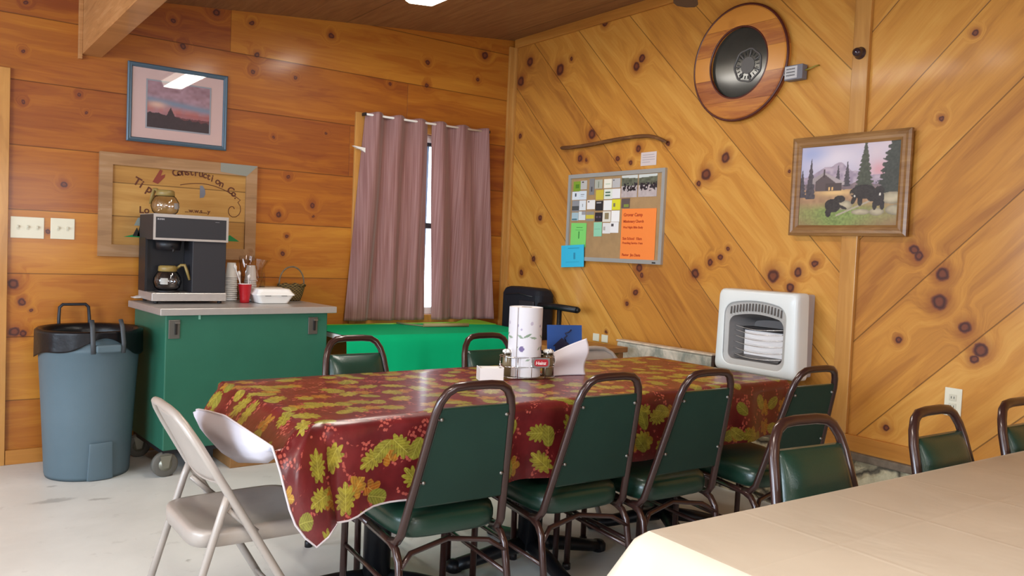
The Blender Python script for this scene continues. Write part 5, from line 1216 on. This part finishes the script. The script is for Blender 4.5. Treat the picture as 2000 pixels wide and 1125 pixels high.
arm(1).build('handle', simple('dark_blue_handle', '#23252c', .5), tc)
mb = MB(); mb.box((-.062, -.292, .672), (.062, -.262, .712)); h_ = mb.build('handle', m_can, tc, bevel=.010, seg=3)
for sx in (-1, 1):
    mb = MB(); mb.tube([(sx*.070, -.240, .835), (sx*.072, -.262, .80), (sx*.074, -.280, .72), (sx*.072, -.282, .668)], .008, 8, r2=.012); mb.build('handle_arm', simple('dark_grey_arm', '#3c4044', .5), h_)

# ------------------------------------------------------------------ green covered table in the corner
gt = thing('folding_table', 'folding table under the bright green cloth by the window', 'table', (0,0,0))
GX0, GX1, GY0, GY1 = -1.66, -.26, -.72, -.05
mb = MB(); mb.add([(GX0,GY0,.705),(-.32,GY0-.06,.705),(GX1,GY1,.705),(GX0,GY1,.705),(GX0,GY0,.733),(-.32,GY0-.06,.733),(GX1,GY1,.733),(GX0,GY1,.733)], [(0,3,2,1),(4,5,6,7),(0,1,5,4),(1,2,6,5),(2,3,7,6),(3,0,4,7)]); mb.build('tabletop', m_white, gt)
for x, y in ((-1.58,-.64), (-.50,-.68), (-1.58,-.12), (-.30,-.12)):
    MB().tube([(x, y, 0), (x, y, .705)], .013, 8).build('leg', m_blackiron, gt)
m_gcl = simple('bright_green_cloth', '#04a56c', .9, 0, .15, noise=.05, nscale=3); m_lime = simple('lime_green_cloth', '#7fae1c', .75)
mb = MB(); prof = []; nS = 60
edge = [(GX0, GY0)]+[(GX0+(1.34)*i/30, GY0-.06*i/30) for i in range(1, 31)]+[(-.32+(.06)*i/20, GY0-.06+(GY1-GY0+.06)*i/20) for i in range(1, 21)]
vs = []; K = 12
for i, (x, y) in enumerate(edge):
    nx, ny = (0.05, -1) if i < 31 else (.94, -.3)
    for k in range(K):
        s = .60*k/(K-1); o = min(s, .012)+.03*(s/.6)+.020*(s/.6)*math.sin(i*.75+.8)+.008*(s/.6)*math.sin(i*1.9); vs.append((x+nx*o, y+ny*o, .7375-max(0, s-.008)))
fs = [(i*K+k, i*K+k+1, (i+1)*K+k+1, (i+1)*K+k) for i in range(len(edge)-1) for k in range(K-1)]
mb.add(vs, fs, True)
b0 = len(mb.v); mb.v += [(GX0, -.10, .7378), (GX0+.9, -.14, .7378), (-.265, -.25, .7378)]
mb.f.append(tuple([i*K for i in range(len(edge)-4)]+[b0+2, b0+1, b0])); mb.sm.append(False)
tag(mb.build('tablecloth', m_gcl), 'bright green cloth draped over the folding table by the window', 'tablecloth')
mb = MB(); mb.box((GX0, -.23, .7345), (-.30, -.035, .7362)); mb.add([(-.62,-.22,.742),(-.28,-.30,.742),(-.27,-.06,.750),(-.40,-.05,.756),(-.62,-.22,.7385),(-.28,-.30,.7385),(-.27,-.06,.747),(-.40,-.05,.753)], [(0,1,2,3),(4,7,6,5),(0,4,5,1),(1,5,6,2),(2,6,7,3),(3,7,4,0)])
tag(mb.build('tablecloth', m_lime), 'lime green cloth showing along the window side of the folding table', 'tablecloth')
m_kraft = simple('kraft_paper', '#a08a62', .8)
mb = MB(); mb.tube([(-.93,-.37,.752), (-.60,-.42,.752)], .012, 10); o = mb.build('paper_roll', m_kraft); tag(o, 'tan paper roll lying on the bright green cloth', 'paper roll')
mb = MB(); mb.tube([(-1.00,-.12,.746), (-.97,-.20,.744), (-.92,-.33,.744), (-.80,-.37,.744)], .006, 8, r2=.004); tag(mb.build('bent_stick', simple('olive_stick', '#7d7a58', .7)), 'thin bent olive stick lying beside the tan paper roll', 'stick')
# black bag and stand
bg_ = thing('black_bag', 'black padded bag standing in the corner behind the green cloth', 'bag', (-.108, -.44, 0), -PI/2)
m_bagc = simple('black_nylon', '#1a1a21', .6, 0, .3, bump=.3, bscale=40)
loft([(rrect(.44,.16,.04,5), 0), (rrect(.45,.165,.05,5), .5), (rrect(.45,.165,.05,5), .97), (rrect(.42,.14,.05,5), 1.008), (rrect(.34,.10,.04,5), 1.020)], FZ).build('bag_body', m_bagc, bg_, bevel=.01)
mb = MB(); mb.box((.02, -.096, .55), (.19, -.080, .93)); mb.build('front_pocket', simple('black_nylon_pocket', '#231d22', .55), bg_, bevel=.02, seg=3)
mb = MB(); mb.tube([(-.16,-.080,.96), (0,-.082,.975), (.16,-.080,.96)], .006, 6); mb.build('zip_piping', m_black, bg_)
st = thing('steel_stand', 'black T-shaped steel stand between the black bag and the outlets', 'stand', (-.17, -.88, 0))
mb = MB(); mb.tube([(-.02, .20, .905), (0, .05, .910), (0,-.185,.905)], .022, 10, r2=.020); mb.tube([(0,-.185,.905),(0,-.202,.905)], [.022,.012], 10); mb.build('arm', m_blackiron, st)
mb = MB(); mb.tube([(0,0,.03), (0,0,.89)], .017, 12); mb.build('post', m_blackiron, st)
mb = MB(); mb.tube([(0,-.2,.02),(0,.2,.02)], .018, 8); mb.tube([(-.09,0,.02),(.09,0,.02)], .018, 8); mb.build('base', m_blackiron, st)
wd = thing('wooden_side_table', 'brown wooden side table end showing behind the hidden folding chair', 'table', (-.42, -1.36, 0), .1)
mw = wood('brown_wood_top', (1,0,0), (0,1,0), None, 0, (), None, dark='#6b3f1a', mid='#8c5a28', light='#a87238', rough=.4)
MB().box((-.25, -.24, .690), (.20, .24, .722)).build('tabletop', mw, wd, bevel=.004)
for x in (-.21, .16):
    for y in (-.2, .2): MB().box((x-.02, y-.02, 0), (x+.02, y+.02, .69)).build('leg', mw, wd)

# ------------------------------------------------------------------ ceiling lights and fan
m_diff = simple('lamp_diffuser', '#f4f0e6', .5, emit='#fff1dc', es=5.0); m_lf = simple('lamp_white_metal', '#d9d5cc', .5)
lf = None
LB = ['ceiling light whose end just shows at the top edge of the photo', 'ceiling light over the leaf-print table, mirrored in the sunset print']
for i, (x, y, sx, sy, pw) in enumerate(FIX):
    z = ceil_z(x); lb = LB[i] if i < 2 else 'rectangular ceiling light above and behind the photographer, outside the photo'
    t = thing('ceiling_light', lb, 'ceiling light', (x, y, z), 0, 'rectangular ceiling lights')
    tl = math.atan(.0985) if x > -3.4 else 0
    mb = MB(); mb.box((-sx/2, -sy/2, -.025), (sx/2, sy/2, .0)); a = mb.build('housing', m_lf, t); 
    loft([(rrect(sx*.96, sy*.98, .01, 2), -.025), (rrect(sx*.90, sy*.96, .01, 2), -.062), (rrect(sx*.7, sy*.95, .01, 2), -.074)], FZ).build('diffuser', m_diff, t)
    t.rotation_euler = (0, -tl, 0)
fan = thing('ceiling_fan', 'ceiling fan of which only one dark blade tip shows at the top edge', 'ceiling fan', (-1.01, -2.61, 2.575), 0)
MB().lathe([(0,-.08),(.06,-.075),(.10,-.04),(.10,.03),(.05,.06),(.015,.07),(.015,.205)], (0,0,0), 24).build('motor', m_black, fan)
m_blade = simple('dark_fan_blade', '#4a3b38', .5)
a0 = math.atan2(.45, .54)
for k in range(5):
    a = a0+k*2*PI/5; c_, s_ = math.cos(a), math.sin(a); mb = MB()
    out = [(.14,-.045),(.60,-.062),(.645,-.045),(.66,0),(.645,.045),(.60,.062),(.14,.045)]
    mb.add([(p*c_-q*s_, p*s_+q*c_, -.004+.10*q) for p, q in out]+[(p*c_-q*s_, p*s_+q*c_, .004+.10*q) for p, q in out], [tuple(range(7)), tuple(reversed(range(7, 14)))]+[(i, 7+i, 7+(i+1) % 7, (i+1) % 7) for i in range(7)])
    mb.build('blade', m_blade, fan)
